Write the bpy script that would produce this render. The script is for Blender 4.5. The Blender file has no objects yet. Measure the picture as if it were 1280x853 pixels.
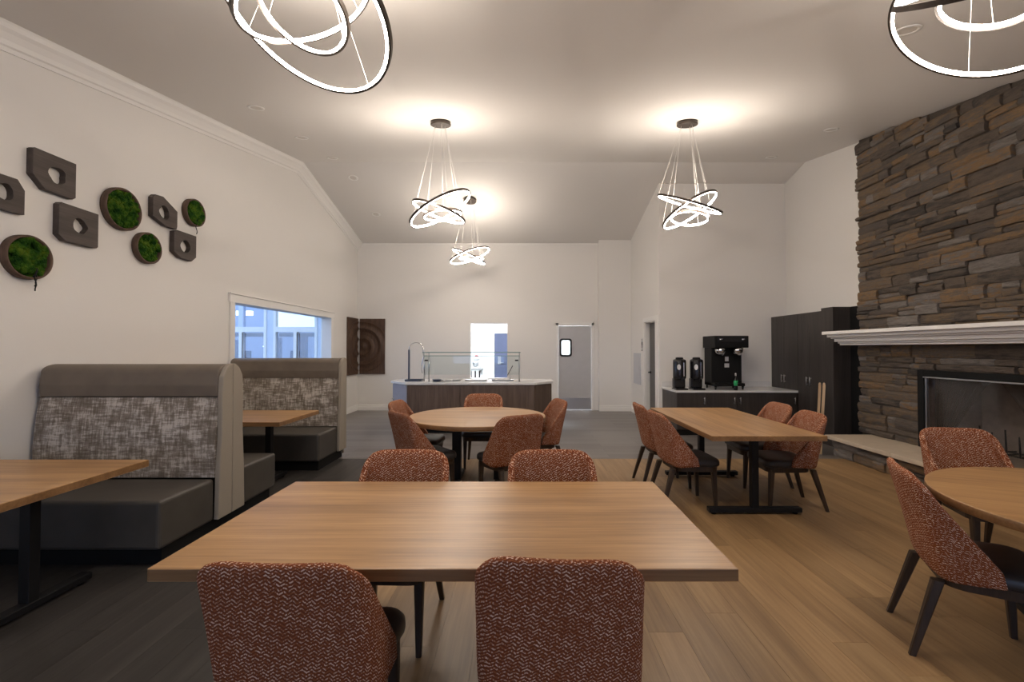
import bpy, bmesh, math, random
from mathutils import Vector, Matrix
R = math.radians
PI = math.pi
rnd = random.Random(7)
sc = bpy.context.scene
COL = sc.collection

# ------------------------------------------------------------------ camera
H, F, VX, VY = 1.5, 569.0, 652.0, 436.0
cam_d = bpy.data.cameras.new('camera')
cam = bpy.data.objects.new('camera', cam_d)
COL.objects.link(cam)
cam.location = (0, 0, H)
PITCH = math.atan((VY - 426.5) / F)
cam.rotation_euler = (PI / 2 + PITCH, 0, 0)
cam_d.sensor_width = 36
cam_d.lens = 36 * F / 1280
cam_d.shift_x = -(VX - 640) / 1280
cam_d.clip_start = 0.05
sc.camera = cam

# ------------------------------------------------------------------ world, exposure
w = bpy.data.worlds.new('dusk_sky')
sc.world = w
w.use_nodes = True
wn = w.node_tree.nodes['Background']
wn.inputs[0].default_value = (0.44, 0.61, 1.0, 1)
wn.inputs[1].default_value = 2.0
sc.view_settings.view_transform = 'Standard'
sc.view_settings.look = 'None'
sc.view_settings.exposure = 0.66
sc.view_settings.gamma = 1.0
sc.view_settings.use_curve_mapping = False
RING_POWER = 54.0


def on_x(px, py, X):
    Y = X * F / (px - VX)
    return Vector((X, Y, H - (py - VY) * Y / F))


def on_y(px, py, Y):
    return Vector(((px - VX) * Y / F, Y, H - (py - VY) * Y / F))


# ------------------------------------------------------------------ materials
MATS = {}


class NT:
    def __init__(s, name):
        s.m = bpy.data.materials.new(name)
        s.m.use_nodes = True
        s.t = s.m.node_tree
        s.b = s.t.nodes['Principled BSDF']
        s.out = s.t.nodes['Material Output']

    def n(s, typ, **kw):
        nd = s.t.nodes.new(typ)
        for k, v in kw.items():
            setattr(nd, k, v)
        return nd

    def l(s, a, b):
        s.t.links.new(a, b)

    def math(s, op, a, b=None, c=None):
        nd = s.n('ShaderNodeMath', operation=op)
        for i, v in enumerate((a, b, c)):
            if v is None:
                continue
            if isinstance(v, (int, float)):
                nd.inputs[i].default_value = v
            else:
                s.l(v, nd.inputs[i])
        return nd.outputs[0]

    def ramp(s, fac, stops):
        nd = s.n('ShaderNodeValToRGB')
        el = nd.color_ramp.elements
        while len(el) < len(stops):
            el.new(0.5)
        for e, (p, c) in zip(el, stops):
            e.position = p
            e.color = (*c, 1)
        s.l(fac, nd.inputs[0])
        return nd.outputs[0]

    def mix(s, fac, a, b, blend='MIX'):
        nd = s.n('ShaderNodeMix', data_type='RGBA', blend_type=blend)
        for i, v in ((0, fac), (6, a), (7, b)):
            if isinstance(v, (int, float)):
                nd.inputs[i].default_value = v
            elif isinstance(v, tuple):
                nd.inputs[i].default_value = (*v, 1)
            else:
                s.l(v, nd.inputs[i])
        return nd.outputs[2]

    def noise(s, vec, scale, detail=3, rough=0.5):
        nd = s.n('ShaderNodeTexNoise')
        nd.inputs['Scale'].default_value = scale
        nd.inputs['Detail'].default_value = detail
        nd.inputs['Roughness'].default_value = rough
        if vec is not None:
            s.l(vec, nd.inputs['Vector'])
        return nd.outputs[0]

    def coords(s, scale=(1, 1, 1), kind='Object', jitter=0.0):
        tc = s.n('ShaderNodeTexCoord')
        mp = s.n('ShaderNodeMapping')
        mp.inputs['Scale'].default_value = scale
        s.l(tc.outputs[kind], mp.inputs[0])
        if jitter:
            oi = s.n('ShaderNodeObjectInfo')
            cm = s.n('ShaderNodeCombineXYZ')
            v = s.math('MULTIPLY', oi.outputs['Random'], jitter)
            for i in range(3):
                s.l(v, cm.inputs[i])
            s.l(cm.outputs[0], mp.inputs[1])
        return mp.outputs[0]

    def bump(s, h, strength=0.2, dist=0.01):
        nd = s.n('ShaderNodeBump')
        nd.inputs['Strength'].default_value = strength
        nd.inputs['Distance'].default_value = dist
        s.l(h, nd.inputs['Height'])
        s.l(nd.outputs[0], s.b.inputs['Normal'])

    def done(s, col=None, rough=0.5, metal=0.0, spec=0.5):
        if col is not None:
            if isinstance(col, tuple):
                s.b.inputs['Base Color'].default_value = (*col, 1)
            else:
                s.l(col, s.b.inputs['Base Color'])
        if isinstance(rough, (int, float)):
            s.b.inputs['Roughness'].default_value = rough
        else:
            s.l(rough, s.b.inputs['Roughness'])
        s.b.inputs['Metallic'].default_value = metal
        s.b.inputs['Specular IOR Level'].default_value = spec
        return s.m


def plain(name, col, rough=0.5, metal=0.0, spec=0.5, nscale=40, var=0.06, bump=0.0):
    t = NT(name)
    v = t.coords()
    nz = t.noise(v, nscale, 3)
    c = t.mix(nz, tuple(x * (1 - var) for x in col), tuple(min(1, x * (1 + var)) for x in col))
    if bump:
        t.bump(nz, bump, 0.004)
    return t.done(c, rough, metal, spec)


def wood(name, dark, mid, light, axis=0, rough=0.45, scale=1.0, tone=0.0, spec=0.5, knots=True):
    """grain along the given local axis; tone = per-object brightness spread"""
    t = NT(name)
    sc3 = [9.0 * scale] * 3
    sc3[axis] = 0.8 * scale
    v = t.coords(tuple(sc3), jitter=17.0)
    n1 = t.noise(v, 1.0, 5, 0.6)
    sc4 = [70.0 * scale] * 3
    sc4[axis] = 2.2 * scale
    v2 = t.coords(tuple(sc4), jitter=9.0)
    n2 = t.noise(v2, 1.0, 3, 0.6)
    a = t.math('MULTIPLY', n1, 0.65)
    b = t.math('MULTIPLY_ADD', n2, 0.35, a)
    col = t.ramp(b, [(0.34, dark), (0.5, mid), (0.66, light)])
    if tone:
        oi = t.n('ShaderNodeObjectInfo')
        f = t.math('MULTIPLY_ADD', oi.outputs['Random'], 2 * tone, 1 - tone)
        hsv = t.n('ShaderNodeHueSaturation')
        t.l(col, hsv.inputs['Color'])
        t.l(f, hsv.inputs['Value'])
        col = hsv.outputs[0]
    t.bump(n2, 0.08, 0.002)
    return t.done(col, rough, 0, spec)


def emit(name, col, strength):
    t = NT(name)
    e = t.n('ShaderNodeEmission')
    e.inputs[0].default_value = (*col, 1)
    e.inputs[1].default_value = strength
    t.l(e.outputs[0], t.out.inputs[0])
    return t.m


def glass(name, tint=(0.93, 0.97, 0.96), gloss=0.10, rough=0.02):
    t = NT(name)
    tr = t.n('ShaderNodeBsdfTransparent')
    tr.inputs[0].default_value = (*tint, 1)
    gl = t.n('ShaderNodeBsdfGlossy')
    gl.inputs['Roughness'].default_value = rough
    lw = t.n('ShaderNodeLayerWeight')
    lw.inputs[0].default_value = 0.5
    f = t.math('MULTIPLY_ADD', t.math('POWER', lw.outputs['Facing'], 5.0), 0.9, gloss * 0.6)
    mx = t.n('ShaderNodeMixShader')
    t.l(f, mx.inputs[0])
    t.l(tr.outputs[0], mx.inputs[1])
    t.l(gl.outputs[0], mx.inputs[2])
    t.l(mx.outputs[0], t.out.inputs[0])
    return t.m


def fabric_herringbone():
    t = NT('rust_herringbone_tweed')
    tc = t.n('ShaderNodeTexCoord')
    sp = t.n('ShaderNodeSeparateXYZ')
    t.l(tc.outputs['Object'], sp.inputs[0])
    u = t.math('ADD', sp.outputs[0], sp.outputs[1])
    v = sp.outputs[2]
    zig = t.math('PINGPONG', t.math('ADD', u, 2.0), 0.0145)
    row = t.math('MULTIPLY_ADD', zig, 0.62, t.math('ADD', v, t.math('MULTIPLY', sp.outputs[1], 0.8)))
    fr = t.math('FRACT', t.math('DIVIDE', row, 0.0105))
    line = t.math('GREATER_THAN', fr, 0.55)
    nz = t.noise(t.coords((150, 150, 150)), 1.0, 1, 0.5)
    spk = t.math('GREATER_THAN', nz, 0.53)
    big = t.noise(t.coords((24, 24, 24)), 1.0, 2)
    big = t.math('MULTIPLY_ADD', big, 1.1, 0.05)
    m = t.math('MULTIPLY', t.math('MULTIPLY', line, spk), big)
    base = t.mix(line, (0.180, 0.052, 0.022), (0.300, 0.098, 0.038))
    col = t.mix(m, base, (0.92, 0.70, 0.54))
    t.bump(t.math('MULTIPLY', fr, nz), 0.45, 0.004)
    return t.done(col, 0.9, 0, 0.12)


def fabric_booth():
    t = NT('booth_grey_crosshatch')
    a = t.noise(t.coords((9, 9, 60)), 1.0, 4, 0.7)
    b = t.noise(t.coords((70, 9, 9)), 1.0, 4, 0.7)
    c = t.noise(t.coords((9, 9, 9)), 1.0, 2)
    s = t.math('ADD', t.math('MULTIPLY', a, 0.5), t.math('MULTIPLY', b, 0.5))
    s = t.math('MULTIPLY_ADD', c, 0.35, s)
    col = t.ramp(s, [(0.58, (0.175, 0.145, 0.115)), (0.68, (0.29, 0.25, 0.21)), (0.78, (0.60, 0.55, 0.49))])
    t.bump(s, 0.2, 0.003)
    return t.done(col, 0.85, 0, 0.2)


def leather(name, col, rough=0.42):
    t = NT(name)
    v = t.coords((1, 1, 1), jitter=5)
    n1 = t.noise(v, 6, 3)
    n2 = t.noise(v, 220, 2)
    c = t.mix(n1, tuple(x * 0.75 for x in col), tuple(x * 1.3 for x in col))
    t.bump(n2, 0.15, 0.001)
    return t.done(c, rough, 0, 0.5)


def stone_mat():
    t = NT('ledgestone')
    oi = t.n('ShaderNodeObjectInfo')
    at = t.n('ShaderNodeAttribute', attribute_name='tone')
    sm = t.math('FRACT', t.math('ADD', oi.outputs['Random'], at.outputs['Fac']))
    n1 = t.noise(t.coords((8, 4.5, 22), jitter=23), 1.0, 6, 0.7)
    n2 = t.noise(t.coords((30, 20, 75), jitter=11), 1.0, 5, 0.75)
    k = t.math('MULTIPLY_ADD', t.math('SUBTRACT', n1, 0.5), 0.9, sm)
    col = t.ramp(k, [(0.0, (0.088, 0.078, 0.070)), (0.18, (0.21, 0.165, 0.128)), (0.36, (0.15, 0.132, 0.118)),
                     (0.52, (0.285, 0.196, 0.118)), (0.64, (0.215, 0.180, 0.150)), (0.76, (0.37, 0.225, 0.105)),
                     (0.88, (0.25, 0.222, 0.20)), (1.0, (0.34, 0.305, 0.275))])
    col = t.mix(t.math('MULTIPLY', n2, 0.55), col, (0.06, 0.05, 0.045))
    hh = t.math('MULTIPLY_ADD', n2, 0.5, n1)
    t.bump(hh, 1.0, 0.045)
    return t.done(col, 0.85, 0, 0.25)


def moss_mat():
    t = NT('preserved_moss')
    n1 = t.noise(t.coords((1, 1, 1)), 14, 3)
    n2 = t.noise(t.coords((1, 1, 1)), 120, 4, 0.7)
    col = t.ramp(n1, [(0.35, (0.014, 0.06, 0.008)), (0.5, (0.055, 0.155, 0.012)), (0.66, (0.16, 0.25, 0.02))])
    col = t.mix(t.math('MULTIPLY', n2, 0.6), col, (0.008, 0.025, 0.006))
    t.bump(n2, 0.9, 0.02)
    return t.done(col, 0.95, 0, 0.1)


def paint(name, col, rough=0.6):
    t = NT(name)
    v = t.coords()
    n = t.noise(v, 90, 3)
    t.bump(n, 0.06, 0.004)
    return t.done(col, rough, 0, 0.3)


M = MATS
M['wall'] = paint('wall_paint_offwhite', (0.80, 0.775, 0.74))
M['ceil'] = paint('ceiling_paint', (0.74, 0.71, 0.675), 0.75)
M['trim'] = paint('trim_paint_white', (0.84, 0.82, 0.79), 0.4)
M['oak'] = wood('oak_tabletop', (0.235, 0.120, 0.046), (0.375, 0.207, 0.083), (0.49, 0.288, 0.125), 0, 0.34)
M['oakside'] = wood('oak_darker_side', (0.150, 0.072, 0.027), (0.23, 0.12, 0.048), (0.31, 0.17, 0.072), 0, 0.4)
M['plank_oak'] = wood('oak_vinyl_plank', (0.198, 0.115, 0.052), (0.285, 0.174, 0.080), (0.370, 0.238, 0.115), 1, 0.40, 0.8, 0.17)
M['plank_dark'] = wood('charcoal_vinyl_plank', (0.026, 0.023, 0.020), (0.043, 0.038, 0.034), (0.066, 0.059, 0.052), 1, 0.42, 0.8, 0.16)
M['slab'] = plain('floor_joint_dark', (0.07, 0.05, 0.035), 0.8)
M['tweed'] = fabric_herringbone()
M['boothpat'] = fabric_booth()
M['seat_leather'] = leather('charcoal_leather', (0.030, 0.027, 0.026))
M['booth_leather'] = leather('dark_taupe_vinyl', (0.062, 0.054, 0.045), 0.5)
M['booth_head'] = leather('taupe_vinyl', (0.155, 0.125, 0.095), 0.55)
M['booth_tan'] = plain('tan_upholstery', (0.31, 0.27, 0.22), 0.8, 0, 0.3, 160, 0.1, 0.1)
M['walnut'] = wood('dark_walnut', (0.020, 0.012, 0.008), (0.038, 0.023, 0.014), (0.060, 0.038, 0.024), 2, 0.45)
M['blackmetal'] = plain('black_powdercoat', (0.007, 0.007, 0.008), 0.5, 0.0, 0.3, 200, 0.15, 0.05)
M['plinth'] = plain('black_plinth', (0.008, 0.008, 0.008), 0.6, 0, 0.2)
M['espresso'] = wood('espresso_laminate', (0.028, 0.023, 0.021), (0.042, 0.035, 0.032), (0.062, 0.053, 0.048), 2, 0.4)
M['islandwood'] = wood('grey_walnut_laminate', (0.075, 0.049, 0.036), (0.115, 0.078, 0.058), (0.155, 0.11, 0.084), 2, 0.42, 1.6)
M['islandsheen'] = plain('laminate_window_sheen', (0.30, 0.30, 0.36), 0.25)  # cool window reflection is put into this laminate's pale bluish colour
M['quartz'] = plain('white_quartz', (0.74, 0.73, 0.72), 0.22, 0, 0.5, 25, 0.05)
M['steel'] = plain('brushed_steel', (0.55, 0.55, 0.56), 0.28, 1.0, 0.5, 60, 0.06)
M['chrome'] = plain('chrome', (0.7, 0.7, 0.72), 0.12, 1.0)
M['bronze'] = plain('dark_bronze_band', (0.075, 0.060, 0.050), 0.4, 0.6)
M['led'] = emit('led_strip', (1.0, 0.885, 0.765), RING_POWER)
M['cable'] = plain('clear_cable', (0.75, 0.72, 0.68), 0.3)
M['stone'] = stone_mat()
M['mortar'] = plain('mortar_dark', (0.085, 0.070, 0.058), 0.95, 0, 0.1, 60, 0.3, 0.5)
M['hearth'] = plain('hearth_limestone', (0.53, 0.44, 0.335), 0.7, 0, 0.3, 12, 0.12, 0.2)
M['firebrick'] = plain('firebox_panel', (0.30, 0.25, 0.215), 0.9, 0, 0.2, 14, 0.25, 0.3)
M['mesh_cur'] = None
M['glass'] = glass('clear_glass')
M['guardglass'] = glass('guard_glass', (0.93, 0.965, 0.965), 0.05)
M['glassedge'] = plain('glass_edge_green', (0.20, 0.32, 0.29), 0.15)
M['fireglass'] = glass('firebox_glass', (0.9, 0.89, 0.88), 0.06, 0.05)
M['moss'] = moss_mat()
M['artwood'] = wood('weathered_dark_wood', (0.040, 0.028, 0.022), (0.064, 0.047, 0.039), (0.092, 0.070, 0.060), 1, 0.6, 1.5)
M['rimwood'] = wood('bark_rim', (0.060, 0.034, 0.022), (0.10, 0.06, 0.038), (0.15, 0.092, 0.06), 2, 0.75, 2.0)
M['carved'] = wood('carved_dark_wood', (0.042, 0.021, 0.012), (0.080, 0.041, 0.023), (0.120, 0.066, 0.038), 2, 0.55, 2.2)
M['doorgrey'] = plain('grey_laminate_door', (0.50, 0.49, 0.49), 0.32, 0.0, 0.5, 8, 0.05)
M['doordark'] = plain('charcoal_door', (0.105, 0.10, 0.10), 0.45)
M['bluedoor'] = plain('blue_grey_door', (0.09, 0.11, 0.19), 0.5)
M['black'] = plain('black_plastic', (0.010, 0.010, 0.012), 0.22)
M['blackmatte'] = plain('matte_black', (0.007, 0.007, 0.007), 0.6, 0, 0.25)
M['whiteplastic'] = plain('white_plastic', (0.72, 0.71, 0.70), 0.4)
M['panelgrey'] = plain('panel_grey_enamel', (0.56, 0.56, 0.58), 0.45)
M['green'] = plain('green_label', (0.02, 0.38, 0.12), 0.4)
M['red'] = plain('red_plastic', (0.45, 0.05, 0.04), 0.4)
M['palewood'] = wood('pale_beech', (0.40, 0.27, 0.15), (0.52, 0.37, 0.22), (0.62, 0.46, 0.29), 2, 0.5)
M['traydark'] = plain('dark_blue_tray', (0.030, 0.045, 0.085), 0.4)
M['lampoff'] = plain('recessed_lens', (0.66, 0.62, 0.57), 0.5)
M['siding'] = plain('pale_blue_facade', (0.62, 0.68, 0.80), 0.6)
M['skyglass'] = plain('sky_reflecting_glass', (0.9, 0.92, 0.95), 0.06, 1.0)
M['outglass'] = glass('facade_glass', (0.8, 0.86, 0.95), 0.2)
M['curtain'] = plain('pale_curtain', (0.55, 0.56, 0.62), 0.9)
M['asphalt'] = plain('courtyard_paving', (0.20, 0.20, 0.21), 0.9)
M['lampwhite'] = emit('wing_tube_lamp', (0.9, 0.95, 1.0), 5.0)
M['lampglow'] = emit('wing_lamp', (1.0, 0.85, 0.6), 6.0)
M['kitchenlamp'] = emit('kitchen_panel_light', (0.84, 0.90, 1.0), 42.0)


def far_floor_mat():
    t = NT('grey_vinyl_planks')
    br = t.n('ShaderNodeTexBrick')
    tc = t.n('ShaderNodeTexCoord')
    t.l(tc.outputs['Object'], br.inputs[0])
    br.inputs['Scale'].default_value = 1.0
    br.inputs['Brick Width'].default_value = 1.22
    br.inputs['Row Height'].default_value = 0.18
    br.inputs['Mortar Size'].default_value = 0.002
    br.inputs['Color1'].default_value = (0.150, 0.134, 0.122, 1)
    br.inputs['Color2'].default_value = (0.225, 0.206, 0.192, 1)
    br.inputs['Mortar'].default_value = (0.07, 0.06, 0.055, 1)
    n = t.noise(t.coords((1.5, 40, 1)), 1.0, 4, 0.6)
    col = t.mix(t.math('MULTIPLY', n, 0.5), br.outputs[0], (0.115, 0.102, 0.094))
    return t.done(col, 0.34, 0, 0.5)


M['farfloor'] = far_floor_mat()


def mesh_curtain_mat():
    t = NT('chain_mesh_curtain')
    tr = t.n('ShaderNodeBsdfTransparent')
    di = t.n('ShaderNodeBsdfDiffuse')
    di.inputs[0].default_value = (0.10, 0.09, 0.082, 1)
    mx = t.n('ShaderNodeMixShader')
    mx.inputs[0].default_value = 0.45
    t.l(tr.outputs[0], mx.inputs[1])
    t.l(di.outputs[0], mx.inputs[2])
    t.l(mx.outputs[0], t.out.inputs[0])
    return t.m


M['mesh_cur'] = mesh_curtain_mat()


# ------------------------------------------------------------------ geometry helpers
class MB:
    def __init__(s):
        s.bm = bmesh.new()

    def box(s, a, b, bev=0.0, seg=2, mat=None):
        x0, y0, z0 = [min(a[i], b[i]) for i in range(3)]
        x1, y1, z1 = [max(a[i], b[i]) for i in range(3)]
        v = [s.bm.verts.new(p) for p in ((x0, y0, z0), (x1, y0, z0), (x1, y1, z0), (x0, y1, z0),
                                         (x0, y0, z1), (x1, y0, z1), (x1, y1, z1), (x0, y1, z1))]
        if mat is not None:
            for q in v:
                q.co = mat @ q.co
        fs = [s.bm.faces.new([v[i] for i in f]) for f in ((3, 2, 1, 0), (4, 5, 6, 7), (0, 1, 5, 4), (1, 2, 6, 5), (2, 3, 7, 6), (3, 0, 4, 7))]
        if bev > 0:
            es = {e for f in fs for e in f.edges}
            bmesh.ops.bevel(s.bm, geom=list(es), offset=bev, segments=seg, affect='EDGES', profile=0.5)
        return s

    def loft(s, rings, cap=True, smooth=True, closed=True):
        vr = [[s.bm.verts.new(p) for p in r] for r in rings]
        n = len(rings[0])
        for a, b in zip(vr, vr[1:]):
            for i in range(n if closed else n - 1):
                j = (i + 1) % n
                f = s.bm.faces.new((a[i], a[j], b[j], b[i]))
                f.smooth = smooth
        if cap and closed:
            s.bm.faces.new(list(reversed(vr[0])))
            s.bm.faces.new(vr[-1])
        return s

    def prism(s, pts, axis, lo, hi, bev=0.0):
        """polygon pts in the plane normal to axis, extruded lo..hi"""
        def mk(p, h):
            if axis == 0:
                return (h, p[0], p[1])
            if axis == 1:
                return (p[0], h, p[1])
            return (p[0], p[1], h)
        a = [s.bm.verts.new(mk(p, lo)) for p in pts]
        b = [s.bm.verts.new(mk(p, hi)) for p in pts]
        n = len(pts)
        fs = [s.bm.faces.new(list(reversed(a))), s.bm.faces.new(b)]
        for i in range(n):
            j = (i + 1) % n
            fs.append(s.bm.faces.new((a[i], a[j], b[j], b[i])))
        bmesh.ops.recalc_face_normals(s.bm, faces=fs)
        if bev:
            es = [e for e in {e for f in fs for e in f.edges}]
            bmesh.ops.bevel(s.bm, geom=es, offset=bev, segments=2, affect='EDGES', profile=0.5)
        return s

    def tube(s, p0, p1, r0, r1=None, n=12, sq=False):
        r1 = r0 if r1 is None else r1
        p0, p1 = Vector(p0), Vector(p1)
        d = (p1 - p0).normalized()
        up = Vector((0, 0, 1)) if abs(d.z) < 0.9 else Vector((0, 1, 0))
        a = d.cross(up).normalized()
        b = d.cross(a).normalized()
        if sq:
            n = 4
        off = PI / 4 if sq else 0
        k = 1.41421 if sq else 1
        rings = []
        for p, r in ((p0, r0), (p1, r1)):
            rings.append([p + (a * math.cos(off + 2 * PI * i / n) + b * math.sin(off + 2 * PI * i / n)) * r * k for i in range(n)])
        s.loft(rings, smooth=not sq)
        return s

    def path(s, pts, r, n=8):
        pts = [Vector(p) for p in pts]
        rings = []
        a = None
        for i, p in enumerate(pts):
            d = (pts[min(i + 1, len(pts) - 1)] - pts[max(i - 1, 0)]).normalized()
            if a is None:
                up = Vector((0, 0, 1)) if abs(d.z) < 0.9 else Vector((0, 1, 0))
                a = d.cross(up).normalized()
            a = (a - d * a.dot(d)).normalized()
            b = d.cross(a)
            rings.append([p + (a * math.cos(2 * PI * k / n) + b * math.sin(2 * PI * k / n)) * r for k in range(n)])
        s.loft(rings)
        return s

    def lathe(s, prof, center=(0, 0, 0), n=32, axis=2):
        cx, cy, cz = center
        rings = []
        for r, h in prof:
            ring = []
            for i in range(n):
                t = 2 * PI * i / n
                u, v = r * math.cos(t), r * math.sin(t)
                ring.append((cx + u, cy + v, cz + h) if axis == 2 else ((cx + h, cy + u, cz + v) if axis == 0 else (cx + u, cy + h, cz + v)))
            rings.append(ring)
        s.loft(rings)
        return s

    def build(s, name, mat, parent=None, world=False, smooth_angle=None):
        bmesh.ops.recalc_face_normals(s.bm, faces=s.bm.faces)
        me = bpy.data.meshes.new(name)
        if world and parent is not None:
            off = wloc(parent)
            for v in s.bm.verts:
                v.co -= off
        s.bm.to_mesh(me)
        s.bm.free()
        mats = mat if isinstance(mat, (list, tuple)) else [mat]
        for mm in mats:
            me.materials.append(M[mm])
        o = bpy.data.objects.new(name, me)
        COL.objects.link(o)
        if parent is not None:
            o.parent = parent
        return o


def wloc(o):
    v = Vector((0, 0, 0))
    while o is not None:
        v += o.location
        o = o.parent
    return v


def thing(name, label, cat, loc=(0, 0, 0), rotz=0.0, group=None):
    o = bpy.data.objects.new(name, None)
    COL.objects.link(o)
    o.location = loc
    o.rotation_euler = (0, 0, rotz)
    o.empty_display_size = 0.1
    tag(o, label, cat, group)
    return o


def tag(o, label, cat, group=None):
    o['label'] = label
    o['category'] = cat
    if group:
        o['group'] = group
    return o


def struct(o, label=None, cat=None):
    o['kind'] = 'structure'
    if label:
        o['label'] = label
    if cat:
        o['category'] = cat
    return o


def copy_tree(o, parent=None):
    c = o.copy()
    COL.objects.link(c)
    c.parent = parent
    for ch in list(o.children):
        copy_tree(ch, c)
    return c


def rrect(w, d, r, n=6, cx=0, cy=0):
    pts = []
    for k, (sx, sy) in enumerate(((1, 1), (-1, 1), (-1, -1), (1, -1))):
        for i in range(n + 1):
            t = PI / 2 * (k + i / n)
            pts.append((cx + sx * (w / 2 - r) + r * math.cos(t), cy + sy * (d / 2 - r) + r * math.sin(t)))
    return pts


def pillow(pts, layers):
    """rings of outline pts inset by k at height z"""
    cx = sum(p[0] for p in pts) / len(pts)
    cy = sum(p[1] for p in pts) / len(pts)
    hw = max(abs(p[0] - cx) for p in pts)
    hd = max(abs(p[1] - cy) for p in pts)
    return [[(cx + (p[0] - cx) * (1 - k / hw), cy + (p[1] - cy) * (1 - k / hd), z) for p in pts] for z, k in layers]


# ------------------------------------------------------------------ room dimensions
XL, XR = -4.0, 5.05
YF, YN = 11.08, -3.0
XS, YNI = 2.63, 8.68          # passage side wall, niche wall
YC = 10.92                    # column face
RY, RZ = 8.05, 4.82           # ridge
SN, SF = 0.18, 0.245


def ceil_z(y):
    return RZ - SN * (RY - y) if y < RY else RZ - SF * (y - RY)


WT = 0.2   # wall thickness


def wall_prism_x(x0, x1, pts_yz):
    m = MB()
    m.prism(pts_yz, 0, x0, x1)
    return m


# left wall: pieces round the window opening (gable shaped)
WY0, WY1, WZ0, WZ1 = 6.32, 9.52, 0.95, 2.14
m = MB()
m.prism([(YN, 0), (WY0, 0), (WY0, ceil_z(WY0)), (YN, ceil_z(YN))], 0, XL - WT, XL)
m.prism([(WY0, 0), (WY1, 0), (WY1, WZ0), (WY0, WZ0)], 0, XL - WT, XL)
m.prism([(WY0, WZ1), (WY1, WZ1), (WY1, ceil_z(WY1)), (RY, RZ), (WY0, ceil_z(WY0))], 0, XL - WT, XL)
m.prism([(WY1, 0), (YF + WT, 0), (YF + WT, ceil_z(YF + WT)), (WY1, ceil_z(WY1))], 0, XL - WT, XL)
struct(m.build('wall_left', 'wall'))

# far wall with serving window and kitchen door openings
PX0, PX1, PZ0, PZ1 = -1.25, -0.35, 0.78, 2.12
DX0, DX1, DZ1 = 0.86, 1.74, 2.10
m = MB()
m.box((XL, YF, 0), (PX0, YF + WT, ceil_z(YF)))
m.box((PX0, YF, 0), (PX1, YF + WT, PZ0))
m.box((PX0, YF, PZ1), (PX1, YF + WT, ceil_z(YF)))
m.box((PX1, YF, 0), (DX0, YF + WT, ceil_z(YF)))
m.box((DX0, YF, DZ1), (DX1, YF + WT, ceil_z(YF)))
m.box((DX1, YF, 0), (XS + WT, YF + WT, ceil_z(YF)))
struct(m.build('wall_far', 'wall'))
m = MB()
m.prism([(YC, 0), (YF, 0), (YF, ceil_z(YF)), (YC, ceil_z(YC))], 0, 1.86, XS)
struct(m.build('wall_column', 'wall'))

# passage side wall (with the charcoal door) and the niche wall
SY0, SY1, SZ1 = 8.92, 9.72, 2.06
m = MB()
m.prism([(YNI, 0), (SY0, 0), (SY0, ceil_z(SY0)), (YNI, ceil_z(YNI))], 0, XS, XS + WT)
m.prism([(SY0, SZ1), (SY1, SZ1), (SY1, ceil_z(SY1)), (SY0, ceil_z(SY0))], 0, XS, XS + WT)
m.prism([(SY1, 0), (YF, 0), (YF, ceil_z(YF)), (SY1, ceil_z(SY1))], 0, XS, XS + WT)
struct(m.build('wall_passage', 'wall'))
m = MB()
m.box((XS + WT, YNI, 0), (XR, YNI + WT, ceil_z(YNI)))
struct(m.build('wall_niche', 'wall'))
m = MB()
m.prism([(5.66, 0), (YNI + WT, 0), (YNI + WT, ceil_z(YNI + WT)), (RY, RZ), (5.66, ceil_z(5.66))], 0, XR, XR + WT)
m.prism([(YN, 0), (3.995, 0), (3.995, ceil_z(3.995)), (YN, ceil_z(YN))], 0, XR, XR + WT)
m.prism([(3.995, 0), (5.66, 0), (5.66, 0.235), (3.995, 0.235)], 0, XR, XR + WT)
m.prism([(3.995, 1.35), (5.66, 1.35), (5.66, ceil_z(5.66)), (3.995, ceil_z(3.995))], 0, XR, XR + WT)
struct(m.build('wall_right', 'wall'))

# near wall, behind the viewer, with two daylight windows
m = MB()
zc = ceil_z(YN)
wins = [(-3.0, -0.7), (0.6, 2.9)]
xs = [XL]
for a, b in wins:
    m.box((xs[-1], YN - WT, 0), (a, YN, zc))
    m.box((a, YN - WT, 0), (b, YN, 0.8))
    m.box((a, YN - WT, 2.45), (b, YN, zc))
    xs.append(b)
m.box((xs[-1], YN - WT, 0), (XR, YN, zc))
struct(m.build('wall_near', 'wall'))

# ceiling: two slopes meeting at a ridge
m = MB()
xa, xb = XL - WT, XR + WT
prof = [(YN - WT, ceil_z(YN - WT)), (RY, RZ), (YF + WT, ceil_z(YF + WT))]
prof = prof + [(y, z + 0.15) for y, z in reversed(prof)]
m.prism(prof, 0, xa, xb)
struct(m.build('ceiling', 'ceil'))

# floor: slab, far grey zone, planks of the near zones as pieces
FB, XB = 6.22, -1.15
m = MB()
m.box((XL - WT, YN - WT, -0.12), (XR + WT, FB, -0.005))
floor = struct(m.build('floor', 'slab'))
m = MB()
m.box((XL, FB + 0.004, -0.12), (XR, YF + 3.4, 0.0))
o = m.build('far_planking', 'farfloor', floor)
PW = 0.18


def planks(x0, x1, y0, y1, L, mat):
    nrow = int(round((x1 - x0) / PW))
    wdt = (x1 - x0) / nrow
    for r in range(nrow):
        y = y0 - rnd.uniform(0, L * 0.9)
        while y < y1:
            ya, yb = max(y, y0), min(y + L, y1)
            if yb - ya > 0.03:
                p = MB()
                p.box((0, 0, -0.005), (wdt - 0.0012, yb - ya - 0.0012, 0))
                q = p.build('plank', mat, floor)
                q.location = (x0 + r * wdt, ya, 0)
            y += L


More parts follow.
